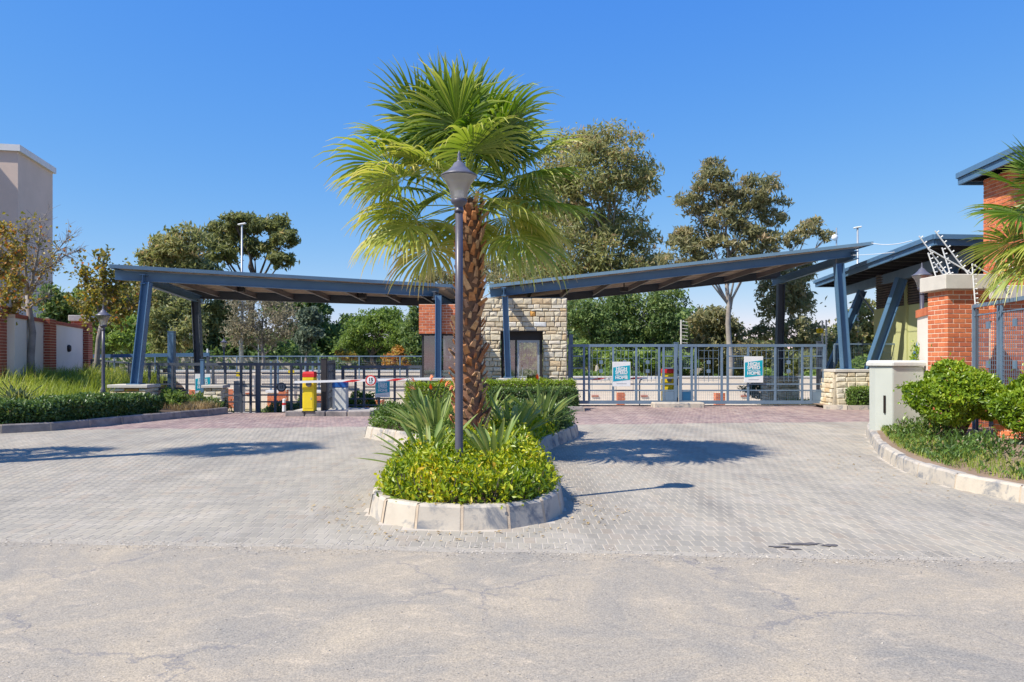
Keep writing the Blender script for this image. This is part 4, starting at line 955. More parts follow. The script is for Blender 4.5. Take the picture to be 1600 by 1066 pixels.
post('gate_post', 'blue-grey gate post between the two grey gate leaves', 5.53, GY+.28, 0, 2.12, .13, 'bluegrey', group='gate posts')
post('gate_post', 'blue-grey gate post with dark hinges at the right gate end', 10.32, GY+.2, 0, 2.15, .15, 'charcoal', group='gate posts')
t = post('gate_post', 'tall blue gate post with black hinge plates at the left gates', -10.9, 24.6, -.2, 2.45, .19, 'blue', group='gate posts')
for z in (.55,.95,1.35): MB().bx(-.26,-.1,-.06,.06,z,z+.13).build('hinge', M['dark'], t)
# concrete block under the meeting stile
t = empty('gate_stop_block', (5.5,25.15,0), 0, 'low weathered concrete block under the middle of the grey gates', 'concrete block')
MB().bx(-.9,.75,-.25,.3,-.05,.16).build('block', M['kerb'], t, bevel=.03) 
# left gates: charcoal sliding gate and open leaf
gate_leaf('long charcoal sliding gate behind the leaning blue column', (-12.0,24.1,-.22), 0, 4.05, 1.68, [.35,.62,.9,1.35,1.8,2.3,2.62,3.0,3.5,3.8], 'charcoal', boxes=[])
gate_leaf('charcoal gate leaf with a grey kick plate left of the barrier', (-7.9,23.85,-.2), 0, 2.18, 1.66, [.55,1.05,1.35,1.55], 'charcoal', boxes=[(1.6,2.08,'galv')])
gate_leaf('charcoal gate leaf standing open edge-on behind the blue and white cabinet', (-5.28,21.9,-.02), R(98), 2.35, 1.56, [.5,1.0,1.5,1.9], 'charcoal', boxes=[(1.95,2.25,'navy')])
gate_leaf('dark mesh gate leaf behind the raised boom left of the brick box', (-5.45,24.55,-.35), 0, 2.6, 1.72, [.45,.72,1.2,1.7,2.1], 'charcoal')
post('gate_post', 'black gate post of the open leaf behind the barriers', -5.32, 21.75, 0, 1.58, .15, 'dark', group='gate posts')
def mesh_fence(label, p0, p1, h, npost, mt, z0=None, grp='mesh fences', ww=.07, rail=.05, nm='mesh_fence', extra=0):
    p0 = Vector(p0); p1 = Vector(p1); d = p1-p0; L = Vector((d.x,d.y,0)).length; rz = math.atan2(d.y, d.x); t = empty(nm, p0, rz, label, 'fence', grp); sl = d.z/L
    for k in range(npost+1): x = L*k/npost; MB().bx(x-rail/2,x+rail/2,-rail/2,rail/2,sl*x-.3,sl*x+h).build('post', M[mt], t)
    MB().bar((0,0,h+rail/2),(L,0,sl*L+h+rail/2),rail,rail).build('top_rail', M[mt], t); MB().bar((0,0,.12),(L,0,sl*L+.12),.03,.03).build('bottom_rail', M[mt], t)
    mb = MB(); n = int(L/ww)
    for k in range(n): x = (k+.5)*L/n; mb.bx(x-.0018,x+.0018,.012,.0156,sl*x+.14,sl*x+h)
    for k in range(1, int(h/.2)): mb.bar((0,.020,k*.2+.1),(L,.020,sl*L+k*.2+.1),.004,.004)
    o = mb.build('wire_mesh', M[mt], t); o['kind'] = 'stuff'; return t
mesh_fence('black fence between the garden wall end and the sliding gate', (-16.0,29.2,-.1), (-12.05,24.15,-.2), 1.62, 4, 'charcoal')
mesh_fence('blue fence on the stone plinth in front of the green wall', (10.95,26.1,.9), (15.4,26.1,.9), 1.16, 3, 'bluegrey')
mesh_fence('long grey fence on the cream wall behind the left gates', (-26,35.6,.95), (-3.3,35.6,.95), .72, 12, 'bluegrey')
mesh_fence('dark green fence on the grey wall under the far trees', (-22,47.4,1.15), (.5,47.4,1.15), .55, 10, 'galv')
# vertical post sections in front of brick piers inside the left gate
# cream wall with brick piers
t = empty('boundary_wall', (-5,36,-.95), 0, 'long cream rendered wall behind the gates', 'boundary wall')
MB().bx(-24,3.5,0,.24,0,1.92).build('wall', M['cream'], t); MB().bx(-24,3.5,-.03,.27,1.922,1.98).build('coping', M['coping'], t)
MB().bx(3.52,24,0,.24,0,1.65).build('wall', M['cream'], t); MB().bx(3.52,24,-.03,.27,1.652,1.71).build('coping', M['coping'], t)
MB().bx(6.4,24,-.6,-.02,-.05,.22).build('footing', M['coping'], t)
vents = [902+ (k*47) for k in range(8)]
for k, x in enumerate((930,1007,1078,1164,1240)): p = W(x-0, 619, 35.9); MB().bx(p.x+5-.16,p.x+5+.16,-.05,.0-.001,p.z+.95-.03,p.z+.95+.03).build('vent_brick', M['brickfar'], t)
for k, x in enumerate((300,352,388,600,640)): p = W(x, 615, 35.9); MB().bx(p.x+5-.16,p.x+5+.16,-.05,-.001,p.z+.95-.03,p.z+.95+.03).build('vent_brick', M['brickfar'], t)
pc = 0
for (px, y0, y1, w, lab) in ((361,607,637,.36,'brick pier seen through the sliding gate'),(305,608,632,.40,'short brick pier beside the left teal sign'),(443,606,644,.36,'brick pier left of the yellow barrier'),(585,622,645,.8,'low brick pier under the dark back-lit sign'),(970,612,642,.36,'brick pier below the left sign of the grey gates'),(1124,612,640,.42,'brick pier below the right sign of the grey gates'),(1238,613,640,.4,'brick pier far right before the cream wall')):
    Y = 34.8; p = W(px, y1, Y); q = W(px, y0, Y); t = empty('brick_pier', (p.x,Y,p.z), 0, lab, 'brick pier', 'brick piers in front of the cream wall')
    n = max(3, int((q.z-p.z)/(BH+BJ))); mb = MB(); x = w/2
    MB().bx(-x+.012,x-.012,-x+.012,x-.012,-.3,n*(BH+BJ)).build('mortar', M['joint'], t)
    brick_face(t, (-x,-x), (x,-x), 0, n); brick_face(t, (x,-x+BT), (x,x), 0, n, offs=1); brick_face(t, (-x,x), (-x,-x+BT), 0, n, offs=1)
for px, lab in ((430,'low brick planter with white coping under the fence posts'),(484,'white-capped brick planter behind the yellow barrier'),(505,'white-capped brick planter behind the blue and white cabinet')):
    p = W(px, 643, 35.2); t = empty('brick_planter', (p.x,35.1,p.z), 0, lab, 'brick planter', 'white-capped brick planters along the cream wall')
    MB().bx(-.26,.26,-.2,.2,.12,.86).build('mortar', M['joint'], t); brick_face(t, (-.27,-.21), (.27,-.21), .13, 8); MB().bx(-.33,.33,-.27,.27,.0,.12).build('base', M['coping'], t); MB().bx(-.33,.33,-.27,.27,.87,.98).build('cap', M['coping'], t)
    for x in (-.16,.16): MB().bx(x-.04,x+.04,-.04,.04,.982,2.3).build('rail_post', M['bluegrey'], t)
# grey wall of the road beyond
t = empty('retaining_wall', (0,48,-.4), 0, 'weathered grey retaining wall under the trees', 'retaining wall')
for x0, x1, z in ((-45,-16.0,2.05),(-16,-13.4,1.90),(-13.35,-8.2,1.72),(-8.15,1,1.60),(1.05,14,1.38),(14.05,45,1.2)): MB().bx(x0,x1,0,.3,-.6,z).build('wall_section', M['greywall'], t)
# yellow warning signs on the wire
for px, py, lab in ((171,579,'small yellow warning plate on the fence behind the left lamp'),(455,582,'small orange warning plate above the cream wall left of the barrier'),(374,585,'small yellow warning plate seen through the charcoal gate'),(1281,517,'yellow warning plate on the electric fence post at the right')):
    Y = 32.5 if px < 1000 else 29; p = W(px, py, Y); t = empty('warning_plate', p, 0, lab, 'warning sign', 'yellow electric fence warning plates')
    MB().bx(-.13,.13,-.008,.008,-.09,.09).build('plate', M['yellow'], t); MB().add([(-.035,-.012,-.05),(.015,-.012,-.01),(-.01,-.012,-.01),(.03,-.012,.06),(-.03,-.012,.01),(-.005,-.012,.01)],[(0,1,2),(2,1,3,4,5)]).build('symbol', M['black'], t)
# upper blue beam far left
t = empty('cross_beam', W(128,557,30.5), 0, 'long dark blue horizontal beam above the left fence', 'beam'); MB().bar((0,0,0),(4.9,.4,.08),.12,.14).build('beam', M['blue'], t); MB().bx(.0,.1,-.05,.05,-2.2,-.08).build('post', M['charcoal'], t); MB().bx(4.8,4.9,.35,.45,-2.2,-.0).build('post', M['charcoal'], t)

# ------------------------------------------------------------------ signs
def ad_sign(label, c, w, h, rz=0, shade=False):
    t = empty('hanging_sign', c, rz, label, 'sign', 'teal and white advertising signs on the gates')
    MB().bx(-w/2,w/2,-.012,.012,0,h).build('board', M['white'], t, bevel=.004)
    a, b = -w*.47, w*.47
    MB().add([(a,-.0155,h*.20),(b,-.0155,h*.27),(b,-.0155,h*.86),(a,-.0155,h*.77),(a,-.0125,h*.20),(b,-.0125,h*.27),(b,-.0125,h*.86),(a,-.0125,h*.77)], [(0,1,2,3),(7,6,5,4),(0,4,5,1),(2,6,7,3),(1,5,6,2),(3,7,4,0)]).build('printed_panel', M['teal'], t)
    text_obj('HIGH', h*.185, (0,-.0175,h*.705), M['white'], t, bold=.035, sx=1.0)
    text_obj('SPEED', h*.185, (0,-.0175,h*.57), M['white'], t, bold=.035, sx=.98)
    text_obj('FIBRE TO YOUR', h*.062, (0,-.0175,h*.455), M['white'], t, bold=.02, sx=1.05)
    text_obj('HOME', h*.17, (0,-.0175,h*.355), M['white'], t, bold=.035, sx=1.05)
    mb = MB(); mb.bx(-w*.28,w*.28,-.0145,-.0122,h*.10,h*.125).build('small_print', M['galv'], t); return t
p = W(971,604,GY-.08); ad_sign('teal and white sign hanging on the left leaf of the grey gate', p, .60, .82)
p = W(1177.5,598,GY-.08); ad_sign('teal and white sign hanging on the right leaf of the grey gate', p, .63, .87)
p = W(317,617,23.7); ad_sign('teal and white sign on the charcoal sliding gate behind a blue post', p, .48, .64)
p = W(598,621,24.4); ad_sign('shaded blue sign with a white top seen behind the lowered boom', p, .46, .60)
post('sign_post', 'thin blue post in front of the left teal sign', -9.35, 23.2, -.1, 1.55, .10, 'blue')
# ------------------------------------------------------------------ barriers
def barrier(label, x, y, z, s=1.0, boom=None, disc=None, mts=('yellow','red'), w=.32, h=.96, caph=None):
    t = empty('barrier', (x,y,z), 0, label, 'barrier', 'boom barriers')
    MB().bx(-w/2,w/2,-.16,.16,.0,h).build('housing', M[mts[0]], t, bevel=.02)
    if caph: MB().bx(-w/2,w/2,-.16,.16,h+.002,h+caph).build('cap', M[mts[1]], t, bevel=.02)
    else: MB().lathe([(w*.70,0),(w*.70,.10),(w*.62,.15),(0,.155)], 4, (0,0,h)).build('cap', M[mts[1]], t)
    for o in kids(t):
        if o.name.startswith('cap') and not caph: o.rotation_euler = (0,0,R(45)); 
    if boom:
        L, rise = boom; o = MB(); r_ = .032; n = int(abs(L)/.5); sg = 1 if L > 0 else -1
        MB().lathe([(0,-.03),(.07,-.03),(.08,0),(.07,.05),(0,.05)], 16).build('hub', M['oil'], t)
        hb = [o_ for o_ in kids(t) if o_.name.startswith('hub')][0]; hb.rotation_euler = (R(90),0,0); hb.location = (.02,-.19,h*.80)
        MB().bar((-.35*sg,-.25,h*.86),(L,-.25,h*.86+rise),.035,.062).build('boom', M['white'], t)
        for k in range(1, max(2, int(abs(L)/1.25)+1)):
            x0 = sg*k*1.2; dz_ = rise/abs(L)
            za = h*.86+dz_*abs(x0); mb = MB(); mb.add([(x0-.25,-.2685,za-.032),(x0+.05,-.2685,za-.032),(x0+.32,-.2685,za+.032),(x0+.02,-.2685,za+.032)], [(0,1,2,3)]); mb.add([(x0-.25,-.2315,za-.032),(x0+.05,-.2315,za-.032),(x0+.32,-.2315,za+.032),(x0+.02,-.2315,za+.032)], [(3,2,1,0)]); mb.build('red_band', M['red'], t)
    if disc:
        xd, mt_ring = disc; zd = h*.86+(boom[1] if boom else 0)*abs(xd)/abs(boom[0]) if boom else h*.8
        dd = MB().lathe([(0,-.012),(.145,-.012),(.145,.012),(0,.012)], 28).build('speed_disc', M[mt_ring], t); dd.location = (xd,-.30,zd); dd.rotation_euler = (R(90),0,0)
        MB().lathe([(0,.0125),(.112,.0125),(.112,.016),(0,.016)], 28).build('disc_face', M['white'], dd)
        text_obj('15', .13, (0,.015,.0185), M['black'], dd, rot=(0,0,0), bold=.03); text_obj('km/h', .05, (0,-.065,.0185), M['black'], dd, rot=(0,0,0), bold=.02)
    return t
barrier('yellow boom barrier with red top and striped boom at the left lanes', -5.61, 21.3, .12, boom=(3.4,.10), disc=(1.75,'red'))
barrier('yellow boom barrier with a red top behind the middle of the grey gates', 5.27, 26.02, .0, h=1.10, w=.38, boom=(-3.3,-.05), mts=('yellow','red'))
barrier('blue and pale grey barrier cabinet behind the yellow barrier', -5.05, 22.6, .0, h=.74, w=.42, mts=('cabtop','royal'), caph=.20)
t = empty('lowered_boom', (-9.6,27.2,.0), 0, 'grey boom pole with a round speed disc behind the charcoal gate', 'boom')
MB().bar((0,0,.62),(4.2,0,.50),.05,.08).build('pole', M['galv'], t); dd = MB().lathe([(0,-.01),(.17,-.01),(.17,.01),(0,.01)],24).build('speed_disc', M['charcoal'], t); dd.location = (1.45,-.05,.58); dd.rotation_euler = (R(90),0,0)
MB().lathe([(0,.0105),(.12,.0105),(.12,.013),(0,.013)], 24).build('disc_face', M['galv'], dd); text_obj('15', .15, (0,0,.016), M['black'], dd, rot=(0,0,0), bold=.03)
MB().bx(-.2,.1,-.15,.15,-.3,.8).build('housing', M['galv'], t)
for t_, w_b, h_b in [(o, .32, .96) for o in bpy.data.objects if o.name.startswith('barrier') and o.parent is None and o.type == 'EMPTY' and o.get('label','').startswith('yellow')]:
    MB().bx(-w_b*.36,w_b*.36,-.1665,-.1615,.10,.62).build('service_door', M['yellow'], t_, bevel=.001); MB().bx(w_b*.22,w_b*.28,-.172,-.167,.34,.40).build('lock', M['galv'], t_); MB().bx(-w_b/2-.01,w_b/2+.01,-.17,.17,-.005,.03).build('base_flange', M['dark'], t_)
t = empty('barrier_island', (-5.7,21.15,0), 0, 'low stone-edged traffic island under the yellow barrier', 'traffic island')
for k, (x0, x1) in enumerate(((-.55,-.02),(0,.55),(.57,1.15),(1.17,1.8))): MB().bx(x0,x1,0,.3,-.03,.14).build('kerb_stone', M['oldkerb'], t, bevel=.02)
MB().bx(-.5,1.75,.305,1.9,-.03,.12).build('infill', M['concrete'], t)
t = empty('hoop_rail', (4.42,26.6,-.1), 0, 'black tubular hoop rail behind the grey gate', 'hoop rail'); MB().tube([(0,0,-.1),(0,0,.85),(.03,0,.95),(.12,0,1.0),(.55,0,1.0)], .022, 8).build('tube', M['black'], t, True)
t = empty('cone_bollards', (-6.35,21.4,.12), 0, 'small white and red bollard beside the yellow barrier', 'bollard'); MB().lathe([(.0,0),(.055,0),(.045,.3),(.05,.34),(0,.36)],10).build('body', M['white'], t); MB().lathe([(.052,.18),(.052,.24)],10).build('band', M['red'], t)

# ================================================================== RIGHT: brick wall, cabinet, green building, tower
def brick_pillar_thing(name, label, x, y, w, d, z0, z1, rz=0, capo=.10, caph=.27, grp='brick pillars of the right wall'):
    t = empty(name, (x,y,z0), rz, label, 'pillar', grp); h = z1-z0-caph; n = int(h/(BH+BJ)); j = (h-n*(BH+BJ))
    MB().bx(.006,w-.006,.006,d-.006,-.3,h).build('mortar', M['joint'], t)
    brick_face(t, (0,0), (w,0), j, n); brick_face(t, (w,BT+.005), (w,d), j, n, offs=1); brick_face(t, (0,d), (0,BT+.005), j, n, offs=1); 
    mb = MB(); mb.bx(-capo,w+capo,-capo,d+capo,h+.003,h+caph); mb.build('cap', M['capstone'], t, bevel=.012); return t
brick_pillar_thing('brick_pillar', 'large red brick pillar with a concrete cap behind the round bush', 7.80, 13.75, .76, .62, .25, 3.10, R(2))
brick_pillar_thing('brick_pillar', 'second red brick pillar cut by the right edge behind the mesh gate', 9.42, 15.0, .8, .6, .25, 3.02, R(2))
t = empty('boundary_wall', (7.98,14.42,.2), math.atan2(1.25,.42), 'narrow cream wall with brick coping left of the big brick pillar', 'boundary wall')
MB().bx(0,1.3,-.12,.12,0,2.22).build('wall', M['cream'], t); MB().bx(0,1.32,-.13,.13,2.222,2.36).build('mortar', M['joint'], t)
for k in range(15): MB().bx(.01+k*.087,.085+k*.087,-.15,.15,2.225,2.375).build('brick', M['brick'], t)
t = empty('boundary_wall', (8.6,14.75,.2), 0, 'shaded cream wall between the two brick pillars behind the mesh gate', 'boundary wall')
MB().bx(-.1,.9,.35,.6,0,2.12).build('wall', M['cream'], t); brick_face(t, (-.1,.33), (.9,.33), 2.13, 3, T=.26)
MB().bx(-.09,.89,.34,.56,2.13,2.37).build('mortar', M['joint'], t)
# low brick base under the bush
t = empty('low_brick_wall', (7.55,12.05,.15), R(-62), 'low red brick wall half hidden under the second round bush', 'low wall')
MB().bx(.012,2.6,.012,.2,-.1,.50).build('mortar', M['joint'], t); brick_face(t, (0,0), (2.6,0), 0, 6)
# blue mesh fence panel right
t = empty('mesh_screen', (8.02,13.35,.25), math.atan2(11.3-13.35, 7.62-8.02), 'blue-grey steel mesh panel in front of the large brick pillar', 'mesh panel')
Lp = 2.4; MB().bx(0,.05,-.025,.025,0,2.27).build('post', M['bluegrey'], t); MB().bx(.06,Lp,-.03,.03,2.22,2.28).build('top_rail', M['bluegrey'], t)
MB().bx(.14,.18,-.02,.02,0,2.2).build('upright', M['charcoal'], t); MB().bx(1.0,1.05,-.02,.02,0,2.2).build('upright', M['bluegrey'], t); MB().bx(1.12,1.15,-.02,.02,0,2.2).build('upright', M['bluegrey'], t)
MB().bx(.06,Lp,-.01,.01,2.08,2.10).build('wire_rail', M['bluegrey'], t); wire_panel(t, .2, Lp, .1, 2.08, 30, 26, .0026)
for x in (.62,1.6): 
    for z in (1.9,1.25,.6): MB().bx(x-.055,x+.055,-.015,.015,z-.06,z+.06).build('plate', M['bluegrey'], t)
# electric fence brackets on the wall
def bracket(label, p0, p1, n, r=.012, strut=None):
    p0, p1 = Vector(p0), Vector(p1); t = empty('electric_fence_bracket', p0, 0, label, 'fence bracket', 'white electric fence brackets on the brick wall'); d = p1-p0; dn = d.normalized()
    MB().tube([(0,0,0), d], r, 6).build('bracket_arm', M['white'], t)
    side = dn.cross(Vector((0,1,0))).normalized(); mb = MB()
    for k in range(n):
        q = d*((k+.6)/n); mb.tube([q, q+side*.045*(1 if side.x > 0 else -1)], [.009,.011], 6)
        mb.tube([q+side*.045*(1 if side.x > 0 else -1), q+side*.055*(1 if side.x > 0 else -1)], .015, 6)
    o = mb.build('insulator', M['white'], t); o['kind'] = 'stuff'
    if strut: MB().tube([Vector(strut[0])-p0, Vector(strut[1])-p0], .012, 6).build('strut', M['white'], t)
Yb = 14.05
for (a, b, Y, n, lab, stt) in (((1483,433),(1436,369),13.95,8,'long slanting bracket furthest left on the pillar cap',None), ((1514,430),(1461,361),13.9,9,'long slanting bracket on the middle of the pillar cap',((1519,428),(1451,389))),
    ((1464,437),(1450,395),14.2,6,'short upright bracket at the left corner of the pillar cap',None), ((1486,432),(1472,387),14.25,6,'short upright bracket behind the pillar cap',None), ((1477,433),(1461,412),14.1,4,'shortest bracket low on the pillar cap',None),
    ((1524,478),(1519,412),13.5,9,'vertical bracket in front of the pillar cap',None), ((1575,466),(1556,405),13.2,7,'leaning bracket above the mesh panel',((1575,445),(1519,413))), ((1594,440),(1573,414),13.6,5,'bracket near the right edge before the tower',None)):
    bracket('white electric fence '+lab, W(*a,Y), W(*b,Y), n, strut=[W(*q,Y) for q in stt] if stt else None)
def fpost(px, y0, y1, Y, lab, n=8, dx=.28):
    p = W(px,y1,Y); h = W(px,y0,Y).z-p.z; t = empty('electric_fence_post', p, 0, lab, 'fence post', 'white electric fence posts behind the gates')
    MB().bx(-.025,.025,-.025,.025,-.9,h).build('post', M['white'], t); mb = MB()
    for k in range(n): z = h*(.1+.85*k/(n-1)); mb.bar((0,0,z),(dx,0,z-.03),.016,.02)
    o = mb.build('insulator', M['white'], t); o['kind'] = 'stuff'
fpost(1064,500,545,31.5,'white electric fence post above the middle of the grey gates')
fpost(1285,501,540,29.5,'left one of the two white fence posts with the yellow plate', 8, .06)
fpost(1291,500,540,29.5,'right one of the two white fence posts beside the plinth', 9, .07)
fpost(324,545,600,31,'white electric fence post behind the left sign', 5, .08)
# electrical cabinet
t = empty('electrical_cabinet', (7.16,14.75,.16), R(6), 'pale grey electrical cabinet with a rounded cover at the kerb', 'cabinet')
mb = MB(); V = [(-.02,.28),(.16,0),(.80,0),(.80,.5),(-.02,.5)]; nV = len(V)
mb.add([(x,y,0) for x,y in V]+[(x,y,1.28) for x,y in V], [tuple(reversed(range(nV))), tuple(range(nV,2*nV))]+[(k,(k+1)%nV,nV+(k+1)%nV,nV+k) for k in range(nV)]); mb.build('body', M['cabinet'], t, bevel=.012)
mb = MB(); o_ = .045
Vc = [(-.02-o_,.26),(.14,-o_),(.80+o_,-o_),(.80+o_,.5+o_),(-.02-o_,.5+o_)]
mb.add([(x,y,1.285) for x,y in Vc]+[(x,y,1.365) for x,y in Vc]+[(x*.94+.02,y*.85+.04,1.40) for x,y in Vc], [tuple(reversed(range(nV))), tuple(range(2*nV,3*nV))]+[(k,(k+1)%nV,nV+(k+1)%nV,nV+k) for k in range(nV)]+[(nV+k,nV+(k+1)%nV,2*nV+(k+1)%nV,2*nV+k) for k in range(nV)]); mb.build('cover', M['cabtop'], t, bevel=.015)
MB().bar((.065,.117,.38),(.065,.117,.72),.03,.03).build('handle', M['black'], t)
MB().bx(.18,.79,-.006,.0-.001,.06,1.22).build('door', M['cabinet'], t, bevel=.002)

# green building with two blue-edged roofs
t = empty('house', (14.0,20,0), 0, 'green house with dark louvres under a wide blue-edged roof', 'house')
MB().bx(-1.0,-.75,2.0,7.6,-.2,3.35).build('wall', M['green'], t); MB().bx(-.74,8,2.0,2.25,-.2,3.35).build('wall', M['green'], t)
MB().bx(-.95,-.75,2.3,7.5,3.352,4.6).build('window_frame', M['dark'], t)
for k in range(14): MB().bar((-1.0,2.35,3.42+k*.085),(-1.0,7.4,3.42+k*.085),.05,.055,up=(1,0,1)).build('louvre', M['barkdark'], t)
MB().bx(-1.06,-1.002,5.2,5.35,-.1,4.3).build('pilaster', M['green'], t)
MB().bx(-1.35,-1.002,3.0,3.4,0,1.9).build('wall', M['green'], t)
# roof: eave from near (11.0,20) to far (12.6,32), z 4.9
def roof_slab(t, P, z, th, mt_s, mt_e, nm='roof', gap=.045, sof='dark'):
    n = len(P); mb = MB(); mb.add([(x,y,z-.03+zz) for x,y,zz in P]+[(x,y,z+.03+zz) for x,y,zz in P], [tuple(reversed(range(n))), tuple(range(n,2*n))]+[(k,(k+1)%n,n+(k+1)%n,n+k) for k in range(n)]); r = mb.build(nm, M[mt_s], t)
    cx = sum(p[0] for p in P)/n; cy = sum(p[1] for p in P)/n
    for k in range(n):
        a, b = P[k], P[(k+1)%n]; aa = Vector((a[0],a[1],z+a[2])); bb = Vector((b[0],b[1],z+b[2])); c = Vector((cx,cy,z)); 
        MB().bar(aa+Vector((0,0,.03-.06)), bb+Vector((0,0,.03-.06)), .10, .12).build('upper_fascia', M[mt_e], t)
        ia, ib = aa.lerp(c,.012), bb.lerp(c,.012); MB().bar(ia+Vector((0,0,-.17)), ib+Vector((0,0,-.17)), .06, .15).build('lower_fascia', M[mt_e], t)
    return r
roof_slab(t, [(-3.0,0,0),(5,0,-.12),(5,12,0),(-1.4,12,0)], 4.80, .2, 'sheet', 'blue')
for k in range(13):
    y = .6+k*.9; MB().bar((-2.85+y*.13,y,4.62),(4.5,y,4.50),.06,.16).build('rafter', M['dark'], t)
MB().bar((-1.75,.5,4.35),(-.35,11.6,4.35),.16,.34).build('eave_beam', M['bluegrey'], t)
column(t, (-1.88,9.4,1.1), (-.58,9.4,4.2), .26, .24, 'strut', M['blue'], up=(0,1,0))
column(t, (-2.1,5.6,1.15), (-1.32,5.0,4.2), .30, .26, 'strut', M['blue'], up=(0,1,0))
column(t, (-2.45,2.0,1.3), (-1.62,1.6,4.2), .30, .26, 'strut', M['blue'], up=(0,1,0))
MB().bar((-.75,9.3,4.1),(-.1,9.3,3.2),.05,.05).build('brace', M['bluegrey'], t); 
# brick tower with its own roof
t = empty('brick_tower', (10.93,16.85,0), 0, 'tall red brick tower under a blue-edged roof at the right edge', 'tower')
MB().bx(.012,3,.012,.95,-.1,5.74).build('mortar', M['joint'], t)
nt_ = 34; zb = 5.74-nt_*(BH+BJ)
brick_face(t, (0,0), (.75,0), zb, nt_); brick_face(t, (0,.96), (0,BT+.004), zb, nt_, offs=1)
o = MB(); brick_face(t, (.76,0), (3,0), zb, nt_, into=o); o = o.build('brickwork', M['brickfar'], t); o['kind'] = 'stuff'
roof_slab(t, [(-.45,-.85,0),(4,-.85,-.1),(4,1.5,0),(-.28,1.5,0)], 5.98, .2, 'sheet', 'blue')
for k in range(4): MB().bx(-.3+k*.0,3.6,-.6+k*.6,-.52+k*.6,5.77,5.90).build('rafter', M['dark'], t)

# round bushes right
def round_bush(label, c, rx, ry, rz_, n, leaf, mat, tone=(.5,.25), grp='round glossy bushes by the right wall', lump=.17):
    t = empty('round_bush', (c[0],c[1],.3), 0, label, 'bush', grp); u = rdirs(n, .15); rr = 1+lump*(np.sin(u[:,0]*5+u[:,2]*3)+np.sin(u[:,1]*6-u[:,2]*5)*.7+np.sin(u[:,0]*11+u[:,1]*9)*.4)-rng.exponential(.05, n)+np.where(rng.random(n) < .10, rng.exponential(.09, n), 0)
    P = u*rr[:,None]*np.array([rx,ry,rz_])+np.array([0,0,c[2]-.3]); P[:,2] = np.maximum(P[:,2], .02); bush_cloud('foliage', P, u, 1, leaf, mat, t, tone, .13)
    mb = MB()
    for k in range(16):
        a = random.uniform(0,6.28); e = Vector((math.cos(a)*rx*.7, math.sin(a)*ry*.7, c[2]-.3+random.uniform(-.1,.5)*rz_)); mb.tube([(random.uniform(-.06,.06),random.uniform(-.06,.06),-.15), e*.5+Vector((0,0,.05)), e], [.022,.014,.005], 5)
    mb.build('stem', M['barkdark'], t); return t
round_bush('large round lime-green bush in front of the big brick pillar', (7.22,12.4,1.02), .66, .62, .44, 9500, (.082,.042), M['bushlime'])
round_bush('second round lime-green bush cut by the right edge', (7.62,11.05,.92), .56, .5, .38, 7500, (.078,.04), M['bushlime'])
# ground cover and grass on the right bed, left bank
def scatter(n, poly_in, x0, x1, y0, y1, dist=None, dmin=0, dmax=99, closed=False):
    x = rng.uniform(x0,x1,n*6); y = rng.uniform(y0,y1,n*6); ok = inside(poly_in, x, y)
    if dist is not None: d = polydist(dist, x, y, closed); ok &= (d > dmin) & (d < dmax)
    return x[ok][:n], y[ok][:n]
rv = np.vectorize(right_z); lv = np.vectorize(left_z)
x, y = scatter(9000, RB, 5.4, 10, 7.4, 17.5, KRP, .24, 1.25); ph = np.sin(x*2.3+y*1.7)+np.sin(y*3.1-x); keep_ = rng.random(len(x)) < .55+.25*ph; x, y = x[keep_], y[keep_]; n = len(x)
d_ = polydist(KRP, x, y, False); hh = .05+.22*np.clip((d_-.2)/.5,0,1)*(.55+.45*np.sin(x*5+y*4)**2)
P = np.stack([x,y,rv(x,y)+hh*rng.random(n)+.02],1); t = empty('groundcover', (0,0,0), 0, 'low dark green ground cover along the right kerb', 'ground cover', None, 'stuff')
o = bush_cloud('foliage', P, np.tile([0,0,1.],(n,1)), 1, (.085,.032), M['hedgegreen'], t, (.42,.25)); o['kind'] = 'stuff'
x, y = scatter(5200, RB, 5.4, 10, 7.4, 17.5, KRP, .22, .95); n = len(x)
g_ = blades('short_grass', np.stack([x,y,rv(x,y)],1), rng.uniform(.05,.16,n), .008, .45+rng.normal(0,.25,n), M['grass'], None, .8, 2); tag(g_, 'short mixed green and dry grass along the right kerb', 'grass', None, 'stuff')
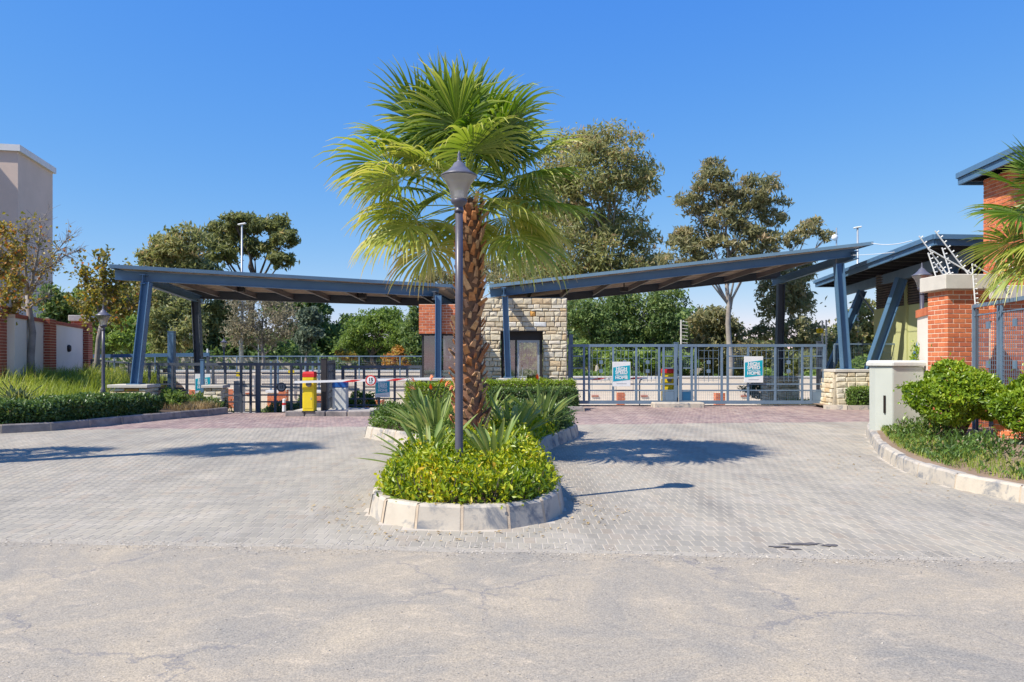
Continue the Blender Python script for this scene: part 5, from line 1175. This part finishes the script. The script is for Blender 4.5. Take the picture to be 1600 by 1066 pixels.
# left bank: hedge following the kerb, tall grass, shrubs
KLh = smooth_line([(-15.8,15.25),(-14.0,15.95),(-11.1,17.0),(-10.55,17.9),(-10.1,19.3),(-9.75,20.4)], .35)
def line_hedge(label, line, width, hgt, n, leaf, mat, tone, zf, cat='hedge', rough=.06):
    n = int(n*1.25)
    t = empty('clipped_hedge', (line[0][0],line[0][1],0), 0, label, cat); o0 = np.array([line[0][0],line[0][1],0]); seg = np.diff(line, axis=0); sl = np.hypot(*seg.T); cs = np.concatenate([[0],np.cumsum(sl)]); Lt = cs[-1]
    s = rng.random(n)*Lt; px_ = np.interp(s, cs, line[:,0]); py_ = np.interp(s, cs, line[:,1]); idx = np.clip(np.searchsorted(cs, s)-1, 0, len(seg)-1); tn = seg[idx]/sl[idx][:,None]; nv = np.stack([seg[:,1], -seg[:,0]],1)/sl[:,None]; nv = np.vstack([nv[:1], (nv[1:]+nv[:-1])/2, nv[-1:]]); nv = unit(nv); nr2 = unit(np.stack([np.interp(s, cs, nv[:,0]), np.interp(s, cs, nv[:,1])],1))
    a = rng.uniform(-.15,math.pi*.72,n)       # around a rounded section, road side to back
    ex = .45; ca, sa = np.cos(a), np.sin(a); cx = np.sign(ca)*np.abs(ca)**ex; cz = np.maximum(0, np.sign(sa)*np.abs(sa)**ex); low = rng.random(n) < .3; cz = np.where(low & (ca > .2), cz*rng.random(n), cz); cx = np.where(low & (ca > .2), 1, cx)
    wob = np.sin(s*2.1)*.5+np.sin(s*5.7+cz*5)*.5; zb_ = zf(px_, py_); off = cx*width/2+wob*rough*cx+rng.normal(0,.03,n)
    P = np.stack([px_+nr2[:,0]*off, py_+nr2[:,1]*off, zb_+cz*(hgt+wob*rough)+rng.normal(0,.03,n)-rng.exponential(.02,n)],1)-o0; P[:,2] = np.maximum(P[:,2], zb_*.0+.15)
    nr3 = unit(np.stack([nr2[:,0]*ca, nr2[:,1]*ca, sa],1)); sc = rng.uniform(.7,1.3,n); D = unit(rdirs(n)+nr3*.6+np.array([0,0,.3])); Nn = unit(nr3+rdirs(n)*.8+np.array([0,0,.3]))
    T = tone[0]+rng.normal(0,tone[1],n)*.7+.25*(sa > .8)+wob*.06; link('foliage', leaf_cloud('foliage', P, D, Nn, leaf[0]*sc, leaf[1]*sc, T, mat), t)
    mb = MB()
    for i in range(0, len(line)-1): mb.bar((line[i][0]-o0[0],line[i][1]-o0[1],.14+hgt*.3),(line[i+1][0]-o0[0],line[i+1][1]-o0[1],.14+hgt*.38), width*.3, hgt*.5)
    mb.build('branches', M['barkdark'], t); return t
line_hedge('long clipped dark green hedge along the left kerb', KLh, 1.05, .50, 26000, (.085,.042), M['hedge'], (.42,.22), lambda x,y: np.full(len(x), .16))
x, y = scatter(15000, LB, -19, -9.6, 15, 25.5, KLP, 1.4, 5.8); n = len(x); zz = lv(x,y)
keep_ = ~((x > -11.1) & (y > 20.3)); x, y, zz = x[keep_], y[keep_], zz[keep_]; n = len(x)
tuft = np.floor(x*1.6)*13.7+np.floor(y*1.6)*7.1; hh = .38+.32*(np.sin(tuft*12.9)*.5+.5)
g_ = blades('tall_grass', np.stack([x,y,zz],1), hh*rng.uniform(.6,1.1,n), .016, .5+.18*np.sin(tuft)+rng.normal(0,.2,n), M['grass'], None, .95, 3); tag(g_, 'bright tall arching grass on the left bank', 'grass', None, 'stuff')
x, y = scatter(5000, LB, -22, -12, 18, 29, KLP, 4.6, 7.5); n = len(x)
g_ = blades('dark_grass', np.stack([x,y,lv(x,y)],1), rng.uniform(.25,.5,n), .016, .12+rng.normal(0,.12,n), M['grass'], None, .8, 3); tag(g_, 'darker grass at the foot of the garden wall', 'grass', None, 'stuff')
x = rng.uniform(-10.0,-8.6,2600); y = rng.uniform(20.9,22.6,2600); g_ = blades('dry_grass', np.stack([x,y,.14+np.zeros(2600)],1), rng.uniform(.1,.34,2600), .01, rng.uniform(0,1,2600), M['drygrass'], None, .9, 2); tag(g_, 'dry straw-coloured grass beside the left sliding gate', 'grass', None, 'stuff')
def shrub(label, c, rx, rz_, n, leaf, mat, tone=(.45,.25), cat='shrub', grp=None, name='shrub'):
    t = empty(name, c, 0, label, cat, grp); u = rdirs(n, .1); rr = rng.uniform(.35,1.1,n)**.5*(1+.18*np.sin(u[:,0]*5+u[:,2]*4)+.12*np.sin(u[:,1]*9))
    P = u*rr[:,None]*np.array([rx,rx*.8,rz_])+np.array([0,0,rz_*.9]); P[:,2] = np.maximum(P[:,2], .0); bush_cloud('foliage', P, u, 1, leaf, mat, t, tone, .12)
    mb = MB()
    for k in range(9): a = random.uniform(0,6.28); mb.tube([(0,0,-.1),(math.cos(a)*rx*.6, math.sin(a)*rx*.5, rz_*random.uniform(.7,1.5))], [.03,.006], 5)
    mb.build('stem', M['barkdark'], t); return t
shrub('leafy green shrub beside the left stone plinth', (-9.55,21.6,.1), .42, .34, 1500, (.10,.05), M['freshgreen'])
shrub('dark low shrubs before the charcoal sliding gate', (-9.2,23.0,-.1), .75, .33, 2000, (.10,.05), M['deepgreen'])
shrub('dark shrub low inside the charcoal gate', (-7.4,25.6,-.45), .9, .30, 1800, (.12,.06), M['deepgreen'])
shrub('round olive shrub left inside the mesh gate', W(545,647,29.5), .42, .34, 1300, (.12,.06), M['hedgegreen'])
shrub('round olive shrub right inside the mesh gate', W(566,650,29.3), .62, .50, 1900, (.12,.06), M['hedgegreen'])
shrub('small shrub in the white-capped planter', W(474,650,31.2), .36, .38, 900, (.12,.06), M['hedgegreen'])
shrub('low shrubs before the cream wall left of the brick piers', W(426,648,31.4), .45, .16, 700, (.12,.06), M['deepgreen'])
shrub('clump of grasses beyond the right grey gate', W(1250,645,29.6), 1.3, .28, 1600, (.3,.03), M['freshgreen'])
shrub('grey-leaved shrub beside the shaded plinth beyond the gate', W(1195,622,31.0), .8, .42, 1600, (.14,.07), M['bluegreen'])
shrub('green shrub between the cream wall stub and the cabinet', (8.3,15.6,.3), .28, .8, 1800, (.08,.04), M['bushlime'])
# agave-like broad plant on the left bank
agm = []
for k in range(4):
    V, F, T = [], [], []
    for i in range(7):
        f = i/6; w = .075*math.sin(min(1,.25+f*.9)*math.pi)**.6*(1 if f < 1 else 0)+.003; V += [(f*f*.18,-w,f*.62),(f*f*.18+.02,0,f*.62),(f*f*.18,w,f*.62)]; T += [.35+.1*k]*3; b = i*3
        if i: F += [(b-3,b-2,b+1,b),(b-2,b-1,b+2,b+1)]
    agm.append(np_mesh('leaf', np.array(V), np.array(F), M['bluegreen'], T, True))
t = empty('agave', (-11.95,18.55,.42), 0, 'dark blue-green agave on the left bank behind the hedge', 'plant')
for k in range(22): a = k*2.4; s = random.uniform(.8,1.15); link('leaf', agm[k%4], t, (math.cos(a)*.05,math.sin(a)*.05,0), (0,random.uniform(.05,.75),a), (s,s,s))

# ================================================================== YOUNG TREES ON THE LEFT BANK
def young_tree(name, label, base, paths, mat, nleaf, leaf, tone, twigs=10, r0=.11, leafy=1.0, bark='barkgrey', patch=None):
    """paths: trunk polyline first, then limbs as polylines of world points"""
    base = Vector(base); t = empty(name, base, 0, label, 'tree'); mb = MB(); tips = []
    for i, (pts, ra, rb_) in enumerate(paths):
        P = [Vector(p)-base for p in pts]; k = len(P); mb.tube(P, [ra+(rb_-ra)*j/(k-1) for j in range(k)], 8 if i == 0 else 6)
        if i:
            for j in range(twigs*(k-1)):
                f = random.uniform(.15,1); q = f*(k-1); a = min(k-2,int(q)); p = P[a].lerp(P[a+1], q-a); d = (P[-1]-P[0]).normalized()
                e = p; cur = (d*.8+Vector([random.gauss(0,.55) for _ in range(3)])).normalized(); L = random.uniform(.35,1.1)*(P[-1]-P[0]).length*.3; tw = [p]
                for s_ in range(3): cur = (cur+Vector([random.gauss(0,.22) for _ in range(3)])+Vector((0,0,.12))).normalized(); e = e+cur*L/3; tw.append(e)
                mb.tube(tw, [.012,.008,.005,.003], 4, False); tips += tw[1:]
                for s_ in range(2):
                    c2 = (cur+Vector([random.gauss(0,.6) for _ in range(3)])).normalized(); st_ = tw[random.choice([1,2])]; e2 = st_+c2*L*.5; mb.tube([st_, e2], [.006,.0025], 3, False); tips.append(e2)
    mb.build('trunk', M[bark], t, True); T_ = np.array([tuple(p) for p in tips])
    wgt = np.ones(len(T_)) if patch is None else np.array([patch(Vector(p)+base) for p in T_]); wgt = wgt/wgt.sum()
    idx = rng.choice(len(T_), nleaf, p=wgt); P = T_[idx]+rng.normal(0,.085,(nleaf,3)); s = rng.uniform(.7,1.3,nleaf)
    link('crown', leaf_cloud('crown', P, rdirs(nleaf,-.5), rdirs(nleaf,.4), leaf[0]*s, leaf[1]*s, tone[0]+rng.normal(0,tone[1],nleaf), mat), t); return t
Yt = 22.5
w_ = lambda px,py,dy=0: W(px,py,Yt+dy)
young_tree('young_tree', 'young nearly bare autumn tree with a pale trunk before the garden wall', w_(48,592), [
    ([w_(50,605),w_(48,560),w_(51,520),w_(45,480),w_(44,462)],.11,.075),
    ([w_(44,466),w_(30,430,.3),w_(22,400,.5),w_(18,372,.6)],.05,.012), ([w_(45,470),w_(52,430,-.2),w_(60,390,-.3),w_(64,340,-.3)],.055,.008),
    ([w_(46,462),w_(64,430,.3),w_(78,405,.5),w_(108,370,.6)],.05,.008), ([w_(44,460),w_(40,420,-.5),w_(38,385,-.8),w_(44,352,-.9)],.045,.008), ([w_(60,425),w_(80,415,.3),w_(100,400,.4),w_(124,392,.6)],.03,.006),
    ([w_(47,480),w_(62,470,-.4),w_(78,462,-.5)],.03,.008), ([w_(46,486),w_(28,478,.3),w_(14,470,.5)],.03,.008)],
    M['autumn'], 750, (.10,.08), (.5,.3), 16, patch=lambda p: .15 if p.x > W(78,0,Yt).x else 1.0)
Yt = 21.0
young_tree('young_tree', 'yellow-leaved tree leaning in from the left edge over the garden wall', w_(-40,600), [
    ([w_(-45,620),w_(-42,560),w_(-36,520),w_(-30,500)],.12,.09), ([w_(-32,505),w_(-8,480,-.2),w_(12,458,-.3),w_(20,440,-.3)],.06,.02), ([w_(-32,500),w_(-15,440),w_(0,400),w_(6,360)],.05,.012),
    ([w_(-30,505),w_(-4,495,.4),w_(14,484,.5),w_(24,470,.5)],.04,.012), ([w_(-30,495),w_(-30,430,-.2),w_(-18,380,-.4)],.05,.012), ([w_(-10,440),w_(12,420,.3),w_(28,395,.4)],.03,.008)],
    M['autumn'], 2400, (.11,.085), (.55,.28), 12)
Yt = 25.5
young_tree('young_tree', 'thin yellowing tree behind the left lamp post with a pale double trunk', w_(150,592), [
    ([w_(150,610),w_(151,570),w_(154,530),w_(160,500)],.10,.07), ([w_(158,505),w_(150,470),w_(140,445),w_(128,425)],.045,.01), ([w_(160,500),w_(170,470,.3),w_(186,450,.5),w_(205,432,.5)],.045,.01),
    ([w_(158,500),w_(165,460,-.4),w_(166,430,-.5),w_(160,408,-.5)],.045,.008), ([w_(155,520),w_(135,490,.3),w_(122,475,.5)],.03,.01), ([w_(157,515),w_(180,500,-.3),w_(205,480,-.4),w_(222,470,-.4)],.035,.01), ([w_(165,485),w_(182,440,-.4),w_(196,425,-.5)],.03,.008)],
    M['autumn'], 2600, (.13,.10), (.32,.27), 12)

# ================================================================== BACKGROUND TREES
def T(name, label, px, py, Y, clumps, n, mat, bark='bark', leaf=(.42,.10), tr=.3, zb=None, **k):
    b = W(px, py, Y); b.z = -.4 if zb is None else zb
    return tree(name, label, b, pxclumps(clumps, Y), n, M[mat], M[bark], leaf, tr, group='trees beyond the gates', **k)
# big gum right of the palm
T('gum_tree', 'tall green gum tree rising just right of the palm crown', 955, 570, 50, [(905,228,52,36),(950,232,48,34),(985,262,38,34),(915,282,50,36),(962,300,36,28),(1003,296,22,20),(880,330,40,40),(925,350,48,32),(975,350,42,28),(895,400,50,40),(950,405,50,40),(1008,372,30,20),(1000,420,44,36),(860,430,36,40),(870,270,30,34)], 32000, 'euc', leaf=(.40,.11), tr=.26, fork=.42)
T('gum_tree', 'spreading russet gum tree with a pale forked trunk beyond the right gate', 1140, 590, 40, [(1110,285,34,26),(1080,318,26,20),(1130,330,40,30),(1180,300,36,24),(1205,330,28,26),(1150,368,40,26),(1095,380,34,28),(1068,372,24,18),(1195,378,30,18),(1115,262,20,14),(1060,400,30,26),(1160,410,36,18)], 17000, 'eucrust', leaf=(.34,.09), tr=.17, fork=.40, sub=30, subr=.095, tone=(.36,.24))
T('gum_tree', 'smaller russet gum behind the tip of the right canopy', 1222, 585, 42, [(1268,352,24,16),(1240,374,18,12),(1292,368,12,9),(1225,440,36,30),(1250,470,30,36),(1205,470,22,30),(1235,520,36,28),(1190,520,18,16),(1262,420,18,16),(1265,530,22,18)], 11000, 'eucrust', leaf=(.34,.10), tr=.17, fork=.3, sub=26, subr=.10, tone=(.36,.24))
T('gum_tree', 'dark green gum under the right canopy beside the stone wall', 925, 585, 44, [(905,490,28,28),(935,510,34,34),(970,480,34,30),(1010,500,38,36),(1045,470,30,22),(985,540,40,26),(1040,525,32,30)], 30000, 'deepgreen', 'bark', leaf=(.24,.09), tr=.18, fork=.3)
T('gum_tree', 'grey-green gum hanging behind the palm fronds', 880, 585, 56, [(870,300,30,40),(850,360,36,50),(830,430,36,36),(880,460,40,36)], 10000, 'euc', leaf=(.46,.12), tr=.3)
T('gum_tree', 'olive tree low beyond the meeting of the grey gates', 1110, 585, 46, [(1085,515,30,20),(1115,505,32,24),(1140,520,24,22),(1100,545,40,20),(1160,548,34,18),(1130,560,40,14)], 10000, 'eucrust', 'barkdark', leaf=(.34,.12), tr=.16, fork=.3, tone=(.36,.24))
T('broadleaf_tree', 'green tree among the struts beside the green house', 1345, 585, 44, [(1330,520,20,24),(1300,540,22,20),(1355,500,20,34),(1380,520,20,30),(1350,555,36,14),(1395,470,14,30)], 7000, 'euc', 'barkdark', leaf=(.30,.14), tr=.15, fork=.3)
T('broadleaf_tree', 'yellow-green shrub-like tree below the right canopy', 1000, 590, 41, [(900,555,22,22),(955,560,26,18),(1010,562,30,18),(1060,565,26,16)], 8000, 'freshgreen', 'barkdark', leaf=(.26,.12), tr=.1, fork=.3)
# left group
T('gum_tree', 'broad-crowned dark gum behind the tall light pole', 398, 575, 55, [(345,365,34,18),(385,352,32,16),(425,352,28,16),(448,375,20,14),(400,385,30,14),(350,395,30,16),(440,405,20,16),(370,345,20,10),(330,378,20,12)], 16000, 'euc', 'barkdark', leaf=(.40,.14), tr=.36, fork=.55, sub=30, subr=.095, tone=(.35,.25))
T('gum_tree', 'light olive gum rising behind the left canopy', 272, 575, 48, [(265,385,26,20),(300,380,30,24),(250,410,20,22),(285,420,36,26),(235,450,30,28),(275,470,34,30),(320,430,28,26),(230,400,14,14)], 15000, 'euc', leaf=(.36,.12), tr=.22, tone=(.55,.25))
T('gum_tree', 'pale-stemmed gum framed by the left canopy columns', 276, 590, 38, [(250,500,26,20),(285,490,26,24),(262,535,28,16),(300,520,26,22),(240,470,20,20)], 8500, 'euc', leaf=(.28,.10), tr=.14, tone=(.45,.25), fork=.35)
T('broadleaf_tree', 'bright green tree low behind the garden wall end', 210, 585, 44, [(190,520,34,26),(225,535,34,20),(165,530,22,24),(250,550,30,14)], 9000, 'freshgreen', 'barkdark', leaf=(.28,.13), tr=.13, fork=.3, tone=(.45,.25))
T('broadleaf_tree', 'deep green tree between the garden wall and the yellowing tree', 118, 575, 50, [(112,470,24,26),(135,500,28,26),(100,510,26,26),(160,480,24,26),(190,470,22,26),(85,480,18,30)], 11000, 'deepgreen', 'barkdark', leaf=(.36,.16), tr=.2, fork=.35, tone=(.6,.25))
T('bare_tree', 'greyish half-bare tree under the middle of the left canopy', 410, 590, 42, [(395,500,32,26),(430,490,34,24),(410,525,36,20),(370,520,24,24),(450,510,22,24),(380,470,24,16),(420,465,24,14)], 7000, 'greyleaf', 'barkgrey', leaf=(.20,.07), tr=.13, fork=.3, sub=34, twig=26)
T('broadleaf_tree', 'blue-green rounded tree with a slim trunk under the left canopy', 478, 585, 40, [(480,500,16,16),(486,520,16,12),(474,530,13,12),(490,490,10,10),(478,545,9,7)], 6000, 'bluegreen', 'barkgrey', leaf=(.22,.10), tr=.08, fork=.55)
T('gum_tree', 'dark green gum left behind the blue-green tree', 455, 585, 56, [(470,475,30,20),(495,490,22,22),(440,480,24,20),(505,530,26,22),(465,530,34,26)], 11000, 'deepgreen', 'barkdark', leaf=(.38,.15), tr=.2, fork=.35, tone=(.5,.22))
T('broadleaf_tree', 'dense mid-green tree left of the brick box', 585, 590, 47, [(565,520,30,22),(595,505,30,20),(625,520,26,22),(545,545,24,16),(590,545,40,18),(610,495,22,14),(575,495,18,12)], 17000, 'freshgreen', 'barkdark', leaf=(.22,.09), tr=.22, fork=.3, tone=(.42,.22))
T('broadleaf_tree', 'dark green tree behind the dense mid-green tree', 540, 585, 60, [(530,525,26,20),(555,512,24,18),(515,540,22,16),(640,540,26,20),(500,515,12,14)], 11000, 'deepgreen', 'barkdark', leaf=(.42,.18), tr=.25, fork=.3)
T('cypress_tree', 'narrow deep green tree beside the brick box', 648, 590, 42, [(648,520,15,30),(640,550,18,22),(655,555,14,20),(650,490,8,14)], 8500, 'deepgreen', 'barkdark', leaf=(.22,.09), tr=.12, fork=.3, tone=(.6,.2))
T('broadleaf_tree', 'rusty half-bare shrub-like tree below the dense tree', 622, 590, 41.5, [(620,555,18,13),(632,562,12,12),(610,562,14,10)], 1500, 'autumn', 'barkdark', leaf=(.2,.09), tr=.08, fork=.3, tone=(.85,.12))
T('broadleaf_tree', 'small golden shrub at the foot of the dense tree', 543, 590, 41, [(545,556,12,7),(535,552,9,6),(552,560,8,5)], 1200, 'autumn', 'barkdark', leaf=(.2,.10), tr=.06, fork=.3, tone=(.62,.15))
T('gum_tree', 'yellowish gum crown showing between palm and left canopy', 690, 585, 62, [(685,432,28,12),(665,436,20,8),(720,440,30,20),(760,420,30,20),(800,440,34,24)], 6000, 'eucrust', leaf=(.4,.12), tr=.25, tone=(.4,.25))
T('gum_tree', 'olive gum seen through the left canopy beside the tall pole', 340, 585, 50, [(335,500,24,24),(360,520,26,24),(325,530,22,24),(355,480,20,16),(385,540,22,20)], 12000, 'euc', leaf=(.34,.12), tr=.18, fork=.3, tone=(.4,.22))
# masses: undergrowth and distant treeline
def mass(name, label, x0, x1, Yc_, dz, z0, n, leaf, mat, tone=(.4,.25), wave=1.0, depth=5):
    x = rng.uniform(x0,x1,n); prof = dz*(.62+.25*np.sin(x*.31*wave+1)+.18*np.sin(x*.83*wave+2)+.10*np.sin(x*2.1*wave)); y = Yc_+rng.uniform(-depth,depth,n); f = rng.random(n)**.6; cl = np.sin(x*1.7+y*1.3)*np.sin(y*2.1-x*.6+f*5)
    P = np.stack([x, y, z0+f*prof+cl*.25],1); D = rdirs(n,-.2); Nn = rdirs(n)*.9+np.array([-.5,-.4,.5]); s = rng.uniform(.7,1.3,n)
    o = link(name, leaf_cloud(name, P, D, Nn, leaf[0]*s, leaf[1]*s, tone[0]+cl*.16+rng.normal(0,tone[1],n)*.7, M[mat])); return tag(o, label, 'undergrowth', None, 'stuff')
mass('undergrowth', 'dark undergrowth behind the grey wall on the left', -42, 2, 52, 3.2, .2, 26000, (.42,.2), 'deepgreen', (.42,.25))
mass('undergrowth', 'mixed undergrowth behind the fence on the right', 1, 42, 50, 3.2, .2, 24000, (.42,.18), 'euc', (.35,.25))
mass('distant_treeline', 'hazy distant treeline along the horizon', -120, 120, 100, 9.5, -.5, 42000, (1.0,.5), 'deepgreen', (.42,.22), .3, 6)
mass('undergrowth', 'low green shrubs between the cream wall and the grey wall on the right', 3, 20, 39, 1.9, -.5, 15000, (.3,.13), 'freshgreen', (.3,.25), 1.2, 2)
# tall area light poles, other poles
def mast(px, ytop, Y, label, r=.11):
    p = W(px, ytop, Y); t = empty('light_mast', (p.x,Y,-.4), 0, label, 'light mast', 'tall road light masts'); h = p.z+.4
    MB().tube([(0,0,0),(0,0,h*.5),(0,0,h)], [r,r*.75,r*.45], 10).build('pole', M['galv'], t, True); MB().bar((-.22,0,h+.02),(.22,0,h+.10),.18,.08).build('lamp_head', M['white'], t, bevel=.03); MB().bar((.0,0,h-.1),(-.0,.0,h+.05),.08,.08).build('bracket', M['galv'], t)
mast(378, 352, 42, 'tall grey light mast behind the left canopy', .095); mast(1340, 357, 44, 'tall light mast right of the right canopy tip', .11)
for px, y0, Y, lab in ((713/4.45+0 if False else 374.5,528,45,'thin grey pole right of the tall mast'),(222,568,36,'thin pole above the left fence'),(404,530,47,'thin grey pole before the half-bare tree')):
    p = W(px, y0, Y); t = empty('slim_pole', (p.x,Y,-.4), 0, lab, 'pole', 'slim poles behind the gates'); MB().tube([(0,0,0),(0,0,p.z+.4)], .035, 6).build('pole', M['galv'], t)
# small things on the canopies
t = empty('antenna', W(1307,400,26.0), 0, 'small white dome camera on a mast at the high end of the right canopy', 'camera'); MB().tube([(0,0,-.35),(0,0,.95)], .022, 6).build('mast', M['galv'], t); dm = MB().lathe([(0,-.11),(.08,-.08),(.11,0),(.08,.08),(0,.11)], 12).build('dome', M['white'], t, True); dm.location = (-.06,0,.62)
t = empty('beacon', W(756,446,25.2), 0, 'small white beacon where the two canopies nearly meet', 'beacon'); MB().tube([(0,0,-.15),(0,0,.12)], .03, 8).build('stem', M['galv'], t); MB().lathe([(0,.12),(.07,.12),(.06,.3),(0,.31)], 10).build('light', M['white'], t)
for px, py, Y, lab in ((566,462,26.5,'dark camera under the left canopy near its middle'),(375,452,25,'dark camera under the left canopy near its outer end'),(975,452,28,'dark light fitting under the right canopy near the stone wall'),(1178,418,28,'dark light fitting under the right canopy near its high end')):
    p = W(px, py, Y); t = empty('floodlight', p, 0, lab, 'floodlight', 'small fittings under the canopies'); MB().bx(-.14,.14,-.1,.1,-.09,.06).build('housing', M['dark'], t); MB().bx(-.02,.02,-.02,.02,.06,.22).build('bracket', M['dark'], t)
def cable(label, a, b, sag, r=.008):
    a, b = Vector(a), Vector(b); pts = [a.lerp(b, k/12)-Vector((0,0,sag*4*(k/12)*(1-k/12))) for k in range(13)]; o = MB().tube(pts, r, 5).build('cable', M['white']); return tag(o, label, 'cable')
cable('white cable sagging from the canopy tip to the house roof', W(1362,380,25.0), W(1425,376,21.5), .08, .012)
cable('thin second cable between the canopy beam and the house roof', W(1330,399,25.2), W(1420,391,22), .03)

# grit along the edge of the asphalt, fallen leaves by the kerbs
def flecks(name, label, P, size, mat, tone, flat=True):
    n = len(P); D = rdirs(n); D[:,2] *= .12; Nn = np.tile([0,0,1.],(n,1))+rng.normal(0,.25,(n,3)); sc = rng.uniform(.5,1.5,n)
    o = link(name, leaf_cloud(name, P, D, Nn, size*sc, size*.6*sc, tone, M[mat], .15)); return tag(o, label, 'litter', None, 'stuff')
n = 5000; x = rng.uniform(-8,8,n); ey = np.array([edge_y(a) for a in x]); y = ey+rng.normal(0,.14,n); z = .008+np.zeros(n)
M['gritm'] = leafmat('grit', [(0,(.22,.20,.18)),(.5,(.45,.40,.33)),(1,(.62,.56,.47))], .9, 0.0)
flecks('grit', 'loose grit along the edge between asphalt and pavers', np.stack([x,y,z],1), .016, 'gritm', rng.random(n))
n = 3800; x = rng.uniform(-6,6,n); y = 3.0+rng.random(n)**1.3*3.2; z = .007+np.zeros(n)
flecks('gravel', 'scattered small stones on the worn asphalt', np.stack([x,y,z],1), .011, 'gritm', rng.random(n))
th = rng.uniform(0,6.28,260); x = -.47+np.cos(th)*rng.uniform(1.12,1.7,260); y = 8.1+np.sin(th)*rng.uniform(1.05,1.5,260); ok = ~inside(ISL, x, y)
x2 = rng.uniform(4.6,6.5,120); y2 = rng.uniform(8,13,120); ok2 = ~inside(KR+[(30,22.6),(30,5)], x2, y2)
flecks('fallen_leaves', 'dry fallen leaves on the paving beside the kerbs', np.stack([np.r_[x[ok],x2[ok2]], np.r_[y[ok],y2[ok2]], np.full(ok.sum()+ok2.sum(), .012)],1), .035, 'drygrass', rng.random(ok.sum()+ok2.sum()))
